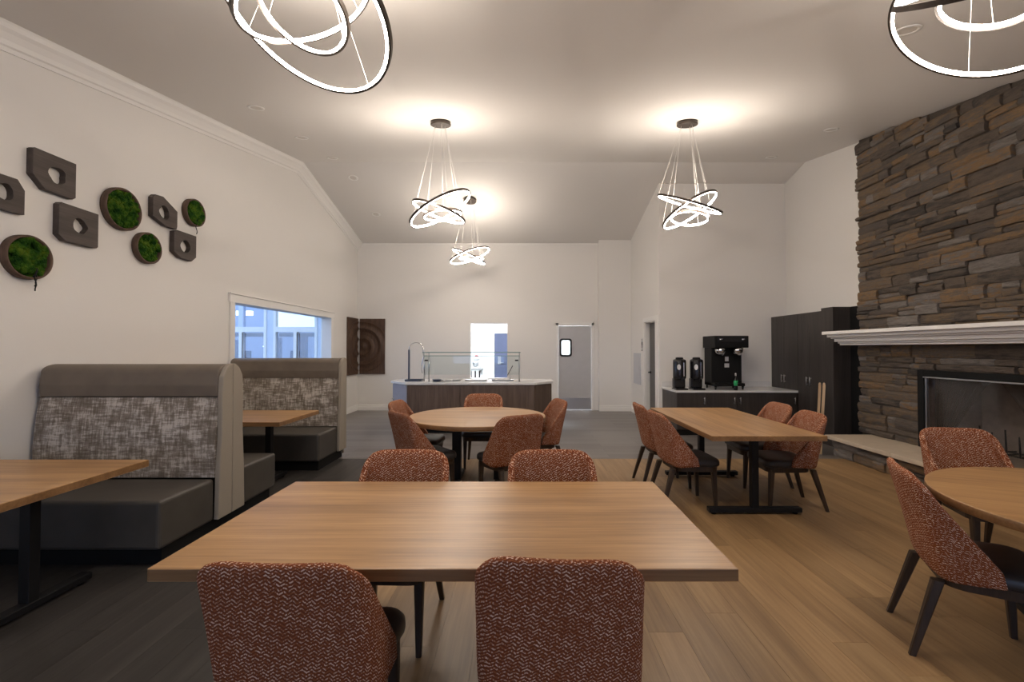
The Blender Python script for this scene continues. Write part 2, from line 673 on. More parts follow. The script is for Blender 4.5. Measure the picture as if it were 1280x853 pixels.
planks(XL, XB, 1.35, FB, 1.8, 'plank_dark')
planks(XB, XR, 1.35, FB, 1.5, 'plank_oak')
m = MB()
m.box((XL, YN, -0.005), (XB, 1.349, 0))
m.build('rear_planking', 'plank_dark', floor)
m = MB()
m.box((XB, YN, -0.005), (XR, 1.349, 0))
m.build('rear_planking', 'plank_oak', floor)

# crown moulding along the gable of the left wall (stepped profile swept along the slope)
crown_prof = [(0, -0.20), (0.015, -0.20), (0.018, -0.165), (0.035, -0.155), (0.045, -0.12), (0.075, -0.075), (0.10, -0.05), (0.105, -0.015), (0.115, 0.0), (0, 0.0)]


def crown(name, ys):
    m = MB()
    rings = [[(XL + 0.001 + dx, y, ceil_z(y) + dz - 0.001) for dx, dz in crown_prof] for y in ys]
    m.loft(rings, smooth=False)
    return struct(m.build(name, 'trim'))


crown('trim_1', [YN, RY, YF])
# simple band moulding where the far wall meets the ceiling
m = MB()
m.box((XL + 0.12, YF - 0.012, ceil_z(YF) - 0.05), (1.86, YF, ceil_z(YF) - 0.002))
struct(m.build('trim_2', 'trim'))


def baseboard(name, a, b, nrm):
    """from a to b on the floor, thickness towards nrm"""
    a, b, nrm = Vector(a), Vector(b), Vector(nrm)
    prof = [(0, 0), (0.016, 0), (0.016, 0.085), (0.011, 0.095), (0.011, 0.13), (0.004, 0.145), (0, 0.145)]
    m = MB()
    m.loft([[p + nrm * (d + 0.0005) + Vector((0, 0, h)) for d, h in prof] for p in (a, b)], smooth=False)
    return struct(m.build(name, 'trim'))


baseboard('baseboard_left', (XL, 6.5, 0), (XL, YF, 0), (1, 0, 0))
baseboard('baseboard_far', (XL + 0.02, YF, 0), (DX0 - 0.06, YF, 0), (0, -1, 0))
baseboard('baseboard_column', (1.86, YC, 0), (XS, YC, 0), (0, -1, 0))
baseboard('baseboard_passage', (XS, SY1 + 0.08, 0), (XS, YC - 0.02, 0), (-1, 0, 0))

# window in the left wall: casing, sill, pane
win = struct(thing('window_1', 'wide trimmed window in the left wall looking out on a blue courtyard', 'window', (XL, (WY0 + WY1) / 2, WZ0)))
del win['category']
m = MB()
m.box((XL, WY0 - 0.10, WZ0 - 0.10), (XL + 0.022, WY0, WZ1 + 0.005), 0.004)
m.box((XL, WY1, WZ0 - 0.10), (XL + 0.022, WY1 + 0.10, WZ1 + 0.005), 0.004)
m.box((XL, WY0 - 0.12, WZ1), (XL + 0.028, WY1 + 0.12, WZ1 + 0.11), 0.004)
m.box((XL, WY0 - 0.13, WZ1 + 0.11), (XL + 0.045, WY1 + 0.13, WZ1 + 0.13), 0.004)
m.build('casing', 'trim', win, True)
m = MB()
m.box((XL - WT, WY0, WZ0 - 0.03), (XL + 0.05, WY1, WZ0), 0.004)
m.build('window_sill', 'trim', win, True)
m = MB()
m.box((XL - WT + 0.02, WY0, WZ0), (XL - WT + 0.03, WY1, WZ1))
m.build('pane', 'glass', win, True)
for wi, (a, b) in enumerate(wins):
    wo = struct(thing('window_%d' % (wi + 2), 'daylight window in the wall opposite the kitchen', 'window', ((a + b) / 2, YN, 0.8)))
    del wo['category']
    m = MB()
    m.box((a, YN - 0.12, 0.8), (a + 0.06, YN - 0.06, 2.45))
    m.box((b - 0.06, YN - 0.12, 0.8), (b, YN - 0.06, 2.45))
    m.box((a, YN - 0.12, 2.39), (b, YN - 0.06, 2.45))
    m.box((a, YN - 0.12, 0.8), (b, YN - 0.06, 0.86))
    m.box(((a + b) / 2 - 0.03, YN - 0.12, 0.8), ((a + b) / 2 + 0.03, YN - 0.06, 2.45))
    m.build('window_frame', 'trim', wo, True)

# kitchen swing door in the far wall
dr = struct(thing('door_1', 'grey laminate swing door with a small rounded window', 'door', ((DX0 + DX1) / 2, YF, 0)))
del dr['category']
m = MB()
m.box((DX0 - 0.02, YF - 0.015, 0), (DX0 + 0.035, YF + WT, DZ1 + 0.03), 0.003)
m.box((DX1 - 0.035, YF - 0.015, 0), (DX1 + 0.02, YF + WT, DZ1 + 0.03), 0.003)
m.box((DX0 - 0.02, YF - 0.015, DZ1 - 0.035), (DX1 + 0.02, YF + WT, DZ1 + 0.03), 0.003)
m.build('door_frame', 'trim', dr, True)
a, b, zt = DX0 + 0.045, DX1 - 0.045, DZ1 - 0.05
wx0, wx1, wz0, wz1 = 0.955, 1.20, 1.33, 1.72
m = MB()
for p, q in (((a, 0.02), (wx0, zt)), ((wx1, 0.02), (b, zt)), ((wx0, 0.02), (wx1, wz0)), ((wx0, wz1), (wx1, zt))):
    m.box((p[0], YF + 0.03, p[1]), (q[0], YF + 0.075, q[1]))
slab = m.build('door_panel', 'doorgrey', dr, True)
m = MB()
outer = rrect(wx1 - wx0 + 0.05, wz1 - wz0 + 0.05, 0.06, 5, (wx0 + wx1) / 2, (wz0 + wz1) / 2)
inner = rrect(wx1 - wx0 - 0.03, wz1 - wz0 - 0.03, 0.045, 5, (wx0 + wx1) / 2, (wz0 + wz1) / 2)
rings = [[(p[0], y, p[1]) for p in ps] for ps, y in ((outer, YF + 0.029), (outer, YF + 0.018), (inner, YF + 0.018), (inner, YF + 0.029))]
m.loft(rings, cap=False, smooth=False)
m.build('vision_frame', 'blackmetal', slab, True)
m = MB()
m.box((wx0, YF + 0.045, wz0), (wx1, YF + 0.051, wz1))
m.build('pane', 'glass', slab, True)
m = MB()
m.box((b - 0.05, YF + 0.02, zt - 0.03), (b + 0.03, YF + 0.03, zt + 0.05), 0.003)
m.build('pivot_bracket', 'steel', slab, True)
m = MB()
m.box((a + 0.02, YF + 0.026, 0.03), (b - 0.02, YF + 0.0299, 0.30))
m.build('kick_plate', 'steel', slab, True)

# charcoal door in the passage wall
d2 = struct(thing('door_2', 'charcoal door in white frame beside the coffee counter', 'door', (XS, (SY0 + SY1) / 2, 0)))
del d2['category']
m = MB()
for ya, yb in ((SY0 - 0.16, SY0), (SY1, SY1 + 0.08)):
    m.box((XS - 0.018, ya, 0), (XS - 0.0005, yb, SZ1 + 0.0), 0.003)
m.box((XS - 0.018, SY0 - 0.16, SZ1), (XS - 0.0005, SY1 + 0.08, SZ1 + 0.09), 0.003)
m.box((XS, SY1 - 0.02, 0), (XS + WT, SY1, SZ1), 0.002)
m.box((XS, SY0, 0), (XS + WT, SY0 + 0.02, SZ1), 0.002)
m.box((XS, SY0, SZ1 - 0.02), (XS + WT, SY1, SZ1), 0.002)
m.build('door_frame', 'trim', d2, True)
m = MB()
m.box((XS + 0.10, SY0 + 0.022, 0.008), (XS + 0.145, SY1 - 0.022, SZ1 - 0.022))
pan = m.build('door_panel', 'doordark', d2, True)
m = MB()
m.tube((XS + 0.10, SY1 - 0.09, 1.0), (XS + 0.045, SY1 - 0.09, 1.0), 0.012)
m.tube((XS + 0.055, SY1 - 0.095, 1.0), (XS + 0.055, SY1 - 0.21, 1.0), 0.011)
m.lathe([(0.028, 0), (0.028, 0.008)], (XS + 0.092, SY1 - 0.09, 1.0), 16, 0)
m.build('door_handle', 'blackmatte', pan, True)

# ------------------------------------------------------------------ kitchen behind the far wall
KY = 14.6
m = MB()
m.box((XL, KY, 0), (3.4, KY + 0.15, 2.9))
struct(m.build('wall_kitchen_far', 'wall'))
m = MB()
m.box((XL - 0.15, YF + WT, 0), (XL, KY, 2.9))
struct(m.build('wall_kitchen_left', 'wall'))
m = MB()
m.box((3.4, YF + WT, 0), (3.55, KY, 2.9))
struct(m.build('wall_kitchen_right', 'wall'))
m = MB()
m.box((XL - 0.15, YF + WT, 2.9), (3.55, KY + 0.15, 3.05))
struct(m.build('ceiling_kitchen', 'ceil'))
kd = struct(thing('door_3', 'blue-grey door on the kitchen back wall', 'door', (-0.5, KY, 0)))
del kd['category']
m = MB()
m.box((-0.86, KY - 0.04, 0), (0.10, KY - 0.01, 1.98))
kp = m.build('door_panel', 'bluedoor', kd, True)
m = MB()
m.box((-1.10, KY - 0.05, 0), (-0.87, KY - 0.001, 2.18), 0.004)
m.box((0.11, KY - 0.05, 0), (0.30, KY - 0.001, 2.18), 0.004)
m.box((-0.87, KY - 0.05, 1.99), (0.11, KY - 0.001, 2.18), 0.004)
m.build('door_frame', 'trim', kd, True)
m = MB()
m.box((-0.76, KY - 0.045, 1.0), (-0.66, KY - 0.04, 1.25))
m.tube((-0.71, KY - 0.04, 1.05), (-0.71, KY - 0.1, 1.05), 0.012)
m.tube((-0.71, KY - 0.09, 1.05), (-0.58, KY - 0.09, 1.05), 0.012)
m.build('door_handle', 'steel', kp, True)
for kx in (-1.6, 1.4):
    kl = thing('kitchen_light', 'flat kitchen ceiling panel light over the prep table' if kx < 0 else 'flat kitchen ceiling panel light behind the grey swing door', 'light', (kx, 12.9, 2.9), 0, 'kitchen panel lights')
    m = MB()
    m.box((kx - 0.62, 12.58, 2.86), (kx + 0.62, 13.22, 2.899), 0.004)
    m.build('housing', 'trim', kl, True)
    m = MB()
    m.box((kx - 0.58, 12.62, 2.852), (kx + 0.58, 13.18, 2.8595))
    m.build('diffuser', 'kitchenlamp', kl, True)
# prep table and machine seen through the serving window
pt = thing('prep_table', 'steel prep table with slatted shelf seen through the serving window', 'table', (-1.55, 13.6, 0))
m = MB()
m.box((-2.1, 13.3, 0.86), (-1.16, 13.9, 0.90), 0.006)
m.build('table_top', 'steel', pt, True)
for x in (-2.05, -1.21):
    for y in (13.35, 13.85):
        m = MB()
        m.tube((x, y, 0), (x, y, 0.86), 0.02)
        m.build('leg', 'steel', pt, True)
for i in range(7):
    m = MB()
    x = -2.0 + i * 0.125
    m.box((x, 13.33, 0.60), (x + 0.04, 13.36, 0.85))
    m.build('slat', 'blackmetal', pt, True)
mx = thing('kitchen_mixer', 'white kitchen mixer with red knob on the steel prep table', 'mixer', (-1.32, 13.55, 0.90))
m = MB()
m.box((-1.42, 13.45, 0.90), (-1.22, 13.65, 0.95), 0.02)
m.box((-1.28, 13.5, 0.94), (-1.21, 13.6, 1.18), 0.02)
m.box((-1.44, 13.49, 1.15), (-1.21, 13.61, 1.26), 0.04)
m.build('body', 'whiteplastic', mx, True)
m = MB()
m.lathe([(0.04, 0.955), (0.085, 1.02), (0.09, 1.10)], (-1.37, 13.55, 0), 20)
m.build('bowl', 'steel', mx, True)
m = MB()
m.lathe([(0.05, 1.255), (0.055, 1.285), (0.03, 1.31)], (-1.34, 13.55, 0), 16)
m.build('knob', 'red', mx, True)

# ------------------------------------------------------------------ courtyard wing seen through the left window
wing = thing('courtyard_wing', 'pale blue building wing with tall framed windows across the courtyard', 'building', (-6.0, 9.85, 0))
FY = 9.85
m = MB()
cols = [(-7.7, -6.75), (-6.62, -5.52), (-5.36, -4.42)]
# facade pieces around three window bays, each with an upper and two lower lights
m.box((-9.0, FY, -0.3), (-4.21, FY + 0.12, 0.75))
m.box((-9.0, FY, 2.75), (-4.21, FY + 0.12, 3.6))
edges = [-9.0] + [v for c in cols for v in c] + [-4.21]
for i in range(0, len(edges), 2):
    m.box((edges[i], FY, 0.75), (edges[i + 1], FY + 0.12, 2.75))
m.build('wall', 'siding', wing, True)
for ci, (a, b) in enumerate(cols):
    wf = MB()
    t_ = 0.05
    wf.box((a, FY - 0.03, 0.75), (a + t_, FY + 0.08, 2.75))
    wf.box((b - t_, FY - 0.03, 0.75), (b, FY + 0.08, 2.75))
    wf.box((a + t_, FY - 0.03, 1.86), (b - t_, FY + 0.08, 1.97))
    wf.box((a + t_, FY - 0.03, 0.75), (b - t_, FY + 0.08, 0.83))
    wf.box((a + t_, FY - 0.03, 2.67), (b - t_, FY + 0.08, 2.75))
    mid = (a + b) / 2
    wf.box((mid - 0.035, FY - 0.03, 0.83), (mid + 0.035, FY + 0.08, 1.86))
    fr_ = wf.build('window_frame', 'trim', wing, True)
    m = MB()
    m.box((a + t_, FY + 0.02, 1.97), (b - t_, FY + 0.03, 2.67))
    m.build('pane', 'skyglass' if ci == 2 else 'outglass', fr_, True)
    if ci < 2:
        m = MB()
        m.box((mid - 0.05, FY - 0.03, 1.97), (mid + 0.05, FY + 0.08, 2.67))
        m.build('mullion', 'siding', fr_, True)
        m = MB()
        m.box((a + 0.12, FY + 0.5, 2.26), (mid - 0.1, FY + 0.6, 2.36))
        m.build('ceiling_lamp', 'lampwhite', wing, True)
    for p, q in ((a + t_, mid - 0.035), (mid + 0.035, b - t_)):
        m = MB()
        m.box((p, FY + 0.02, 0.83), (q, FY + 0.03, 1.86))
        m.build('pane', 'outglass', fr_, True)
    m = MB()
    m.box((mid + 0.035, FY - 0.034, 0.85), (mid + 0.055, FY - 0.03, 1.84))
    m.build('gasket', 'blackmetal', fr_, True)
m = MB()
m.box((-9.0, FY + 2.2, -0.3), (-4.21, FY + 2.3, 3.4))
m.box((-9.0, FY + 0.12, -0.3), (-4.21, FY + 2.2, -0.2))
m.build('back_room', 'curtain', wing, True)
for a, b in cols:
    m = MB()
    m.box((a + 0.06, FY + 0.10, 1.76), (b - 0.06, FY + 0.14, 1.84))
    m.build('shade_roll', 'doordark', wing, True)
    m = MB()
    m.box((a + 0.1, FY + 0.5, -0.2), (a + 0.45, FY + 0.55, 1.45))
    m.build('furniture', 'traydark', wing, True)
m = MB()
m.lathe([(0.05, 1.50), (0.09, 1.55), (0.05, 1.60)], (-5.70, FY + 0.35, 0), 16)
m.build('lamp_shade', 'lampglow', wing, True)
for a, b, z in ((-6.9, -6.5, 1.7), (-5.9, -5.55, 1.75), (-5.1, -4.95, 1.78), (-7.6, -7.2, 1.72)):
    m = MB()
    m.box((a, FY + 0.6, -0.2), (b, FY + 0.7, z))
    m.build('partition', 'bluedoor', wing, True)
m = MB()
m.box((-40, -30, -0.45), (XL - WT - 0.001, 40, -0.31))
tag(m.build('courtyard_paving', 'asphalt'), 'grey paving of the courtyard outside the window', 'ground')['kind'] = 'structure'

# ------------------------------------------------------------------ dining chair
def make_chair(name, label, group):
    root = thing(name, label, 'chair', (0, 0, 0), 0, group)
    # back shell: plan polyline by arc length
    plan = []
    for i in range(9):
        x = 0.185 * i / 8
        plan.append((x, 0.018 * (x / 0.185) ** 2))
    for i in range(1, 7):
        t = PI / 2 * i / 6
        plan.append((0.185 + 0.058 * math.sin(t), 0.018 + 0.07 * (1 - math.cos(t))))
    for i in range(1, 9):
        plan.append((0.243 - 0.004 * i / 8, 0.088 + 0.165 * i / 8))
    arc = [0.0]
    for p, q in zip(plan, plan[1:]):
        arc.append(arc[-1] + math.hypot(q[0] - p[0], q[1] - p[1]))

    def ztop(a):
        if a < 0.13:
            return 0.886
        if a < 0.275:
            k = (a - 0.13) / 0.145
            return 0.886 - 0.062 * k * k
        k = (a - 0.275) / (arc[-1] - 0.275)
        return 0.824 - 0.344 * k ** 0.92
    full = [(-p[0], p[1], -a) for p, a in reversed(list(zip(plan, arc)))][:-1] + [(p[0], p[1], a) for p, a in zip(plan, arc)]
    bm = bmesh.new()
    uvl = bm.loops.layers.uv.new('UVMap')
    NV = 9
    grid = []
    for (x, y, a) in full:
        zt = ztop(abs(a))
        zb = 0.395 + 0.02 * min(1, max(0, (abs(a) - 0.25) / 0.3))
        colv = []
        for k in range(NV + 1):
            z = zb + (zt - zb) * k / NV
            h = (z - 0.42) / 0.46
            fl = 1.10 - 0.035 * h - 0.06 * max(0, 0.15 - h)
            yy = -0.205 + y - 0.095 * h - 0.018 * h * h
            vv = bm.verts.new((x * fl, yy, z))
            colv.append((vv, a, z))
        grid.append(colv)
    for ca, cb in zip(grid, grid[1:]):
        for k in range(NV):
            q = (ca[k], cb[k], cb[k + 1], ca[k + 1])
            f = bm.faces.new([t[0] for t in q])
            f.smooth = True
            for lp, t in zip(f.loops, q):
                lp[uvl].uv = (t[1] + 1.0, t[2])
    me = bpy.data.meshes.new('backrest')
    bm.to_mesh(me)
    bm.free()
    tmp = bpy.data.objects.new('tmp', me)
    COL.objects.link(tmp)
    sm = tmp.modifiers.new('s', 'SOLIDIFY')
    sm.thickness = 0.042
    sm.offset = -1
    ss = tmp.modifiers.new('u', 'SUBSURF')
    ss.levels = 1
    ss.render_levels = 1
    dg = bpy.context.evaluated_depsgraph_get()
    me2 = bpy.data.meshes.new_from_object(tmp.evaluated_get(dg))
    bpy.data.objects.remove(tmp)
    me2.name = 'backrest'
    me2.materials.clear()
    me2.materials.append(M['tweed'])
    for p in me2.polygons:
        p.use_smooth = True
    bk = bpy.data.objects.new('backrest', me2)
    COL.objects.link(bk)
    bk.parent = root
    # seat cushion
    pts = []
    base = rrect(0.49, 0.445, 0.085, 7, 0, 0.0475)
    for x, y in base:
        k = 1 - 0.17 * max(0, (0.06 - y) / 0.235)
        pts.append((x * k, y))
    m = MB()
    m.loft(pillow(pts, [(0.400, 0.012), (0.408, 0.002), (0.425, 0.0), (0.448, 0.002), (0.462, 0.012), (0.470, 0.035), (0.475, 0.09), (0.477, 0.16)]))
    m.build('seat', 'seat_leather', root)
    m = MB()
    m.loft(pillow(pts, [(0.352, 0.020), (0.399, 0.016)]), smooth=False)
    m.build('seat_rail', 'walnut', root)
    for sx in (-1, 1):
        for fy in (1, 0):
            if fy:
                p0, p1 = Vector((sx * 0.192, 0.205, 0.375)), Vector((sx * 0.196, 0.225, 0.0))
            else:
                p0, p1 = Vector((sx * 0.170, -0.175, 0.375)), Vector((sx * 0.205, -0.285, 0.0))
            rings = []
            for t in (0, 0.35, 0.7, 1.0):
                c = p0.lerp(p1, t)
                hw = 0.024 - 0.0105 * t
                rings.append([(c.x + u * hw, c.y + v * hw, c.z) for u, v in ((-1, -.7), (-.7, -1), (.7, -1), (1, -.7), (1, .7), (.7, 1), (-.7, 1), (-1, .7))])
            m = MB()
            m.loft(list(reversed(rings)), smooth=False)
            m.build('leg', 'walnut', root)
    return root


CH = []


def place_chair(x, y, face, label, group):
    """face: direction (dx, dy) the sitter looks"""
    rz = math.atan2(face[1], face[0]) - PI / 2
    if not CH:
        c = make_chair('dining_chair', label, group)
        CH.append(c)
    else:
        c = copy_tree(CH[0])
        tag(c, label, 'chair', group)
    c.location = (x, y, 0)
    c.rotation_euler = (0, 0, rz)
    return c


G1 = 'chairs at the oak table beside the booths'
tx0, tx1, ty0, ty1 = -1.268, 0.735, 1.552, 2.565
place_chair(-0.70, 1.595, (0.03, 1), 'rust tweed chair at booth-side table, back to the windows, on the booth end', G1)
place_chair(0.128, 1.62, (0.07, 1), 'rust tweed chair at booth-side table, back to the windows, on the fireplace end', G1)
place_chair(-0.69, 2.475, (-0.03, -1), 'rust tweed chair at booth-side table, back to the round table, on the booth end', G1)
place_chair(0.185, 2.475, (0.03, -1), 'rust tweed chair at booth-side table, back to the round table, on the fireplace end', G1)
G2 = 'chairs around the round table by the serving island'
place_chair(-0.985, 4.60, (0.75, 0.62), 'rust tweed chair at middle round table, between it and the booths, turned to serving island', G2)
place_chair(-1.20, 5.32, (1, -0.10), 'rust tweed chair at middle round table, on its booth side towards the far wall', G2)
place_chair(-0.51, 5.90, (0.0, -1), 'rust tweed chair at middle round table, back towards the serving island', G2)
place_chair(0.20, 5.42, (-1, -0.28), 'rust tweed chair at middle round table, its back towards the grey kitchen door', G2)
place_chair(-0.13, 4.47, (-0.50, 0.86), 'rust tweed chair at middle round table, angled with its back to the booth-side table', G2)
G3 = 'chairs at the oak table before the coffee counter'
place_chair(1.58, 4.46, (1, 0.06), 'rust tweed chair facing fireplace at the long table, farther from the coffee counter', G3)
place_chair(1.58, 5.10, (1, 0.0), 'rust tweed chair facing fireplace at the long table, nearer the coffee counter', G3)
place_chair(2.54, 4.43, (-1, 0.06), 'rust tweed chair with back to fireplace at long table, farther from coffee counter', G3)
place_chair(2.62, 5.11, (-1, 0.0), 'rust tweed chair with back to fireplace at long table, nearer the coffee counter', G3)
G4 = 'chairs at the round table by the hearth'
place_chair(2.26, 2.31, (0.89, -0.45), 'rust tweed chair drawn sideways to the round table by the hearth, seat showing', G4)
place_chair(3.27, 3.24, (-0.20, -1), 'rust tweed chair between round table and stone hearth, back to the fireplace opening', G4)


# ------------------------------------------------------------------ tables
def t_base(root, x, y, along, span, cw=0.031):
    """column with floor bar; along 0 = bar along x, 1 = along y (local coordinates)"""
    m = MB()
    m.box((x - cw, y - cw, 0.055), (x + cw, y + cw, 0.695), 0.004)
    m.build('column', 'blackmetal', root)
    m = MB()
    s = span / 2
    if along == 0:
        m.box((x - s, y - 0.035, 0.018), (x + s, y + 0.035, 0.06), 0.006)
    else:
        m.box((x - 0.035, y - s, 0.018), (x + 0.035, y + s, 0.06), 0.006)
    bar = m.build('foot_bar', 'blackmetal', root)
    for k in (-1, 1):
        g = MB()
        gx, gy = (x + k * (s - 0.05), y) if along == 0 else (x, y + k * (s - 0.05))
        g.lathe([(0.022, 0), (0.022, 0.012), (0.012, 0.02)], (gx, gy, 0), 12)
        g.build('glide', 'blackmatte', bar)
    m = MB()
    m.box((x - 0.2 if along == 0 else x - 0.05, y - 0.05 if along == 0 else y - 0.2, 0.695),
          (x + 0.2 if along == 0 else x + 0.05, y + 0.05 if along == 0 else y + 0.2, 0.7095))
    m.build('mounting_plate', 'blackmetal', root)


def darker_sides(o):  # side faces of the top take the darker oak
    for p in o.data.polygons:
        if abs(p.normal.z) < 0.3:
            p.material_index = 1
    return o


def rect_table(label, loc, rotz, L, W, bases, group=None, span=0.84, T=0.755, th=0.045):
    t = thing('dining_table', label, 'table', loc, rotz, group)
    m = MB()
    m.box((-L / 2, -W / 2, T - th), (L / 2, W / 2, T), 0.004)
    darker_sides(m.build('tabletop', ['oak', 'oakside'], t))
    for bx in bases:
        t_base(t, bx, 0, 1, span)
    return t


def round_table(label, loc, r, rotz=0.0):
    t = thing('dining_table', label, 'table', loc, rotz)
    m = MB()
    m.lathe([(r - 0.004, 0.71), (r, 0.714), (r, 0.751), (r - 0.004, 0.755)], (0, 0, 0), 72)
    o = darker_sides(m.build('tabletop', ['oak', 'oakside'], t))
    for p in o.data.polygons:
        p.use_smooth = len(p.vertices) == 4
    t_base(t, -0.23, 0, 1, 0.84, 0.048)
    t_base(t, 0.23, 0, 1, 0.84, 0.048)
    return t


rect_table('large rectangular oak table with square edge between booths and four tweed chairs', ((tx0 + tx1) / 2, (ty0 + ty1) / 2, 0), 0, tx1 - tx0, ty1 - ty0, (-0.55, 0.55))
rect_table('rectangular oak table on two black floor bars before the coffee counter', (2.115, 4.825, 0), PI / 2, 1.87, 0.985, (-0.66, 0.56))
round_table('round oak table with five tweed chairs before the serving island', (-0.49, 5.09, 0), 0.755)
round_table('round oak table with dark edge beside the stone hearth', (2.88, 2.13, 0), 0.755, -0.45)
rect_table('oak booth table in front of the patterned double bench', (-3.17, 2.62, 0), 0, 1.34, 0.90, (0.36,), None, 0.70)
rect_table('oak booth table between the two upholstered benches', (-3.14, 5.07, 0), 0, 1.38, 0.90, (0.34,), None, 0.66)


# ------------------------------------------------------------------ booth benches
def bench(label, y_mid, double, name):
    b = thing(name, label, 'booth', ((-3.97 - 2.45) / 2, y_mid, 0))
    xl, xr = -3.965, -2.47
    hb, ht = 0.175, 0.095        # half thickness of the back at bottom / top
    sides = (-1, 1) if double else (-1,)
    # plinth
    m = MB()
    y0 = y_mid - hb - 0.50
    y1 = y_mid + (hb + 0.50 if double else 0.055)
    m.box((xl + 0.01, y0 + 0.0, 0), (xr - 0.03, y1, 0.118))
    m.build('plinth', 'plinth', b, True)
    for s in sides:
        m = MB()
        ya, yb = sorted((y_mid + s * (hb + 0.005), y_mid + s * (hb + 0.56)))
        m.box((xl, ya, 0.12), (xr, yb, 0.455), 0.025, 3)
        o = m.build('seat', 'booth_leather', b, True)
        # patterned lower back: leaning cushion
        prof = []
        for k in range(9):
            t = k / 8
            z = 0.458 + t * (1.10 - 0.458)
            bow = 0.018 * math.sin(PI * t)
            prof.append((y_mid + s * (hb - 0.01 - (hb - ht - 0.035) * t + bow), z))
        prof += [(y_mid + s * 0.02, 1.10), (y_mid + s * 0.02, 0.458)]
        m = MB()
        m.prism(prof, 0, xl + 0.01, xr - 0.012)
        m.build('back_cushion', 'boothpat', b, True)
    if not double:
        m = MB()
        m.box((xl, y_mid + 0.021, 0.05), (xr, y_mid + 0.062, 1.10), 0.01)
        m.build('rear_panel', 'booth_tan', b, True)
    # header roll
    prof = []
    n = 14
    for k in range(n + 1):
        t = PI * k / n
        prof.append((y_mid - math.cos(t) * (ht + 0.035), 1.275 + 0.095 * math.sin(t) ** 0.6))
    prof += [(y_mid + ht + 0.045, 1.2), (y_mid + ht + 0.035, 1.102), (y_mid - ht - 0.035, 1.102), (y_mid - ht - 0.045, 1.2)]
    if not double:
        prof = [(min(y, y_mid + 0.06 + 0.0004 * i), z) for i, (y, z) in enumerate(prof)]
    m = MB()
    m.prism(prof, 0, xl + 0.02, xr - 0.012, 0.012 if double else 0.0)
    m.build('header_roll', 'booth_head', b, True)
    # tan end panel in two upholstered halves with a seam between
    for s in (-1, 1):
        prof = []
        hh = hb
        for z, k in ((0.12, hh), (0.5, hh - 0.012), (0.8, hh - 0.035), (1.1, ht + 0.045), (1.27, ht + 0.035), (1.34, ht - 0.01), (1.372, ht - 0.06), (1.375, 0.003)):
            if not double and s > 0:
                k = min(k, 0.065)
            prof.append((y_mid + s * k, z))
        prof.append((y_mid + s * 0.003, 0.12))
        m = MB()
        m.prism(prof, 0, xr - 0.011, xr + 0.030, 0.009)
        m.build('end_panel', 'booth_tan', b, True)
    return b


bench('double-sided booth bench with taupe headrest and dark seats on both sides', 3.86, True, 'booth_bench')
bench('single-sided booth bench with taupe headrest below the left window', 6.30, False, 'booth_bench')

# ------------------------------------------------------------------ stone fireplace
SX = 4.92                       # mean stone face
CY0, CY1 = 3.0, 6.66
OY0, OY1, OZ1 = 4.0, 5.655, 1.24
HZ = 0.29
HX, HXB = 4.27, 4.37
fp = thing('stone_fireplace', 'tall ledgestone fireplace with raised pale hearth and black firebox', 'fireplace', (XR, (CY0 + CY1) / 2, 0))
# core of the chimney breast round the opening
CXF = SX + 0.045
m = MB()
m.prism([(OY1, 0), (CY1 - 0.01, 0), (CY1 - 0.01, ceil_z(CY1) - 0.004), (OY1, ceil_z(OY1) - 0.004)], 0, CXF, XR - 0.002)
m.prism([(CY0, 0), (OY0, 0), (OY0, ceil_z(OY0) - 0.004), (CY0, ceil_z(CY0) - 0.004)], 0, CXF, XR - 0.002)
m.prism([(OY0, OZ1), (OY1, OZ1), (OY1, ceil_z(OY1) - 0.004), (OY0, ceil_z(OY0) - 0.004)], 0, CXF, XR - 0.002)
m.build('chimney_core', 'mortar', fp, True)
m = MB()
m.box((HXB + 0.03, CY0 - 0.1, 0), (XR - 0.002, 6.40, 0.235))
m.build('hearth_core', 'mortar', fp, True)

stones = []      # (area, verts, faces)


def stone(y0, y1, z0, z1, xf, depth=0.075, cap=True):
    """one split stone: back at xf+depth, rough front face toward -x"""
    j = lambda a: rnd.uniform(-a, a)
    d0 = rnd.uniform(-0.028, 0.022)
    ch = min(0.012, (z1 - z0) * 0.2)
    g = 0.0025

    def lim(y, z):
        return min(z, ceil_z(y) - 0.005)
    ys = [y0 + g, y0 + (y1 - y0) * (0.33 + j(0.08)), y0 + (y1 - y0) * (0.67 + j(0.08)), y1 - g]
    vs, fs = [], []
    back = [(xf + depth, ys[0], z0 + g), (xf + depth, ys[3], z0 + g), (xf + depth, ys[3], z1 - g), (xf + depth, ys[0], z1 - g)]
    rows = []
    for z, xo in ((z0 + g, 0.013), (z0 + (z1 - z0) * 0.3 + j(0.008), 0.0), (z0 + (z1 - z0) * 0.75 + j(0.008), -0.003), (z1 - g, 0.012)):
        row = []
        for k, y in enumerate(ys):
            e = 0.011 if k in (0, 3) else 0.0
            row.append((xf + d0 + xo + e + j(0.006), y + (j(0.003) if 0 < k < 3 else 0), z + (j(0.004) if k in (1, 2) else j(0.002))))
        rows.append(row)
    vs = back + [p for r in rows for p in r]
    if cap:
        vs = [(x, y, lim(y, z)) for x, y, z in vs]
    idx = lambda r, c: 4 + r * 4 + c
    for r in range(3):
        for c in range(3):
            fs.append((idx(r, c), idx(r, c + 1), idx(r + 1, c + 1), idx(r + 1, c)))
    fs.append((0, 1, idx(0, 3), idx(0, 2), idx(0, 1), idx(0, 0)))
    fs.append((3, idx(3, 0), idx(3, 1), idx(3, 2), idx(3, 3), 2))
    fs.append((0, idx(0, 0), idx(1, 0), idx(2, 0), idx(3, 0), 3))
    fs.append((1, 2, idx(3, 3), idx(2, 3), idx(1, 3), idx(0, 3)))
    return vs, fs


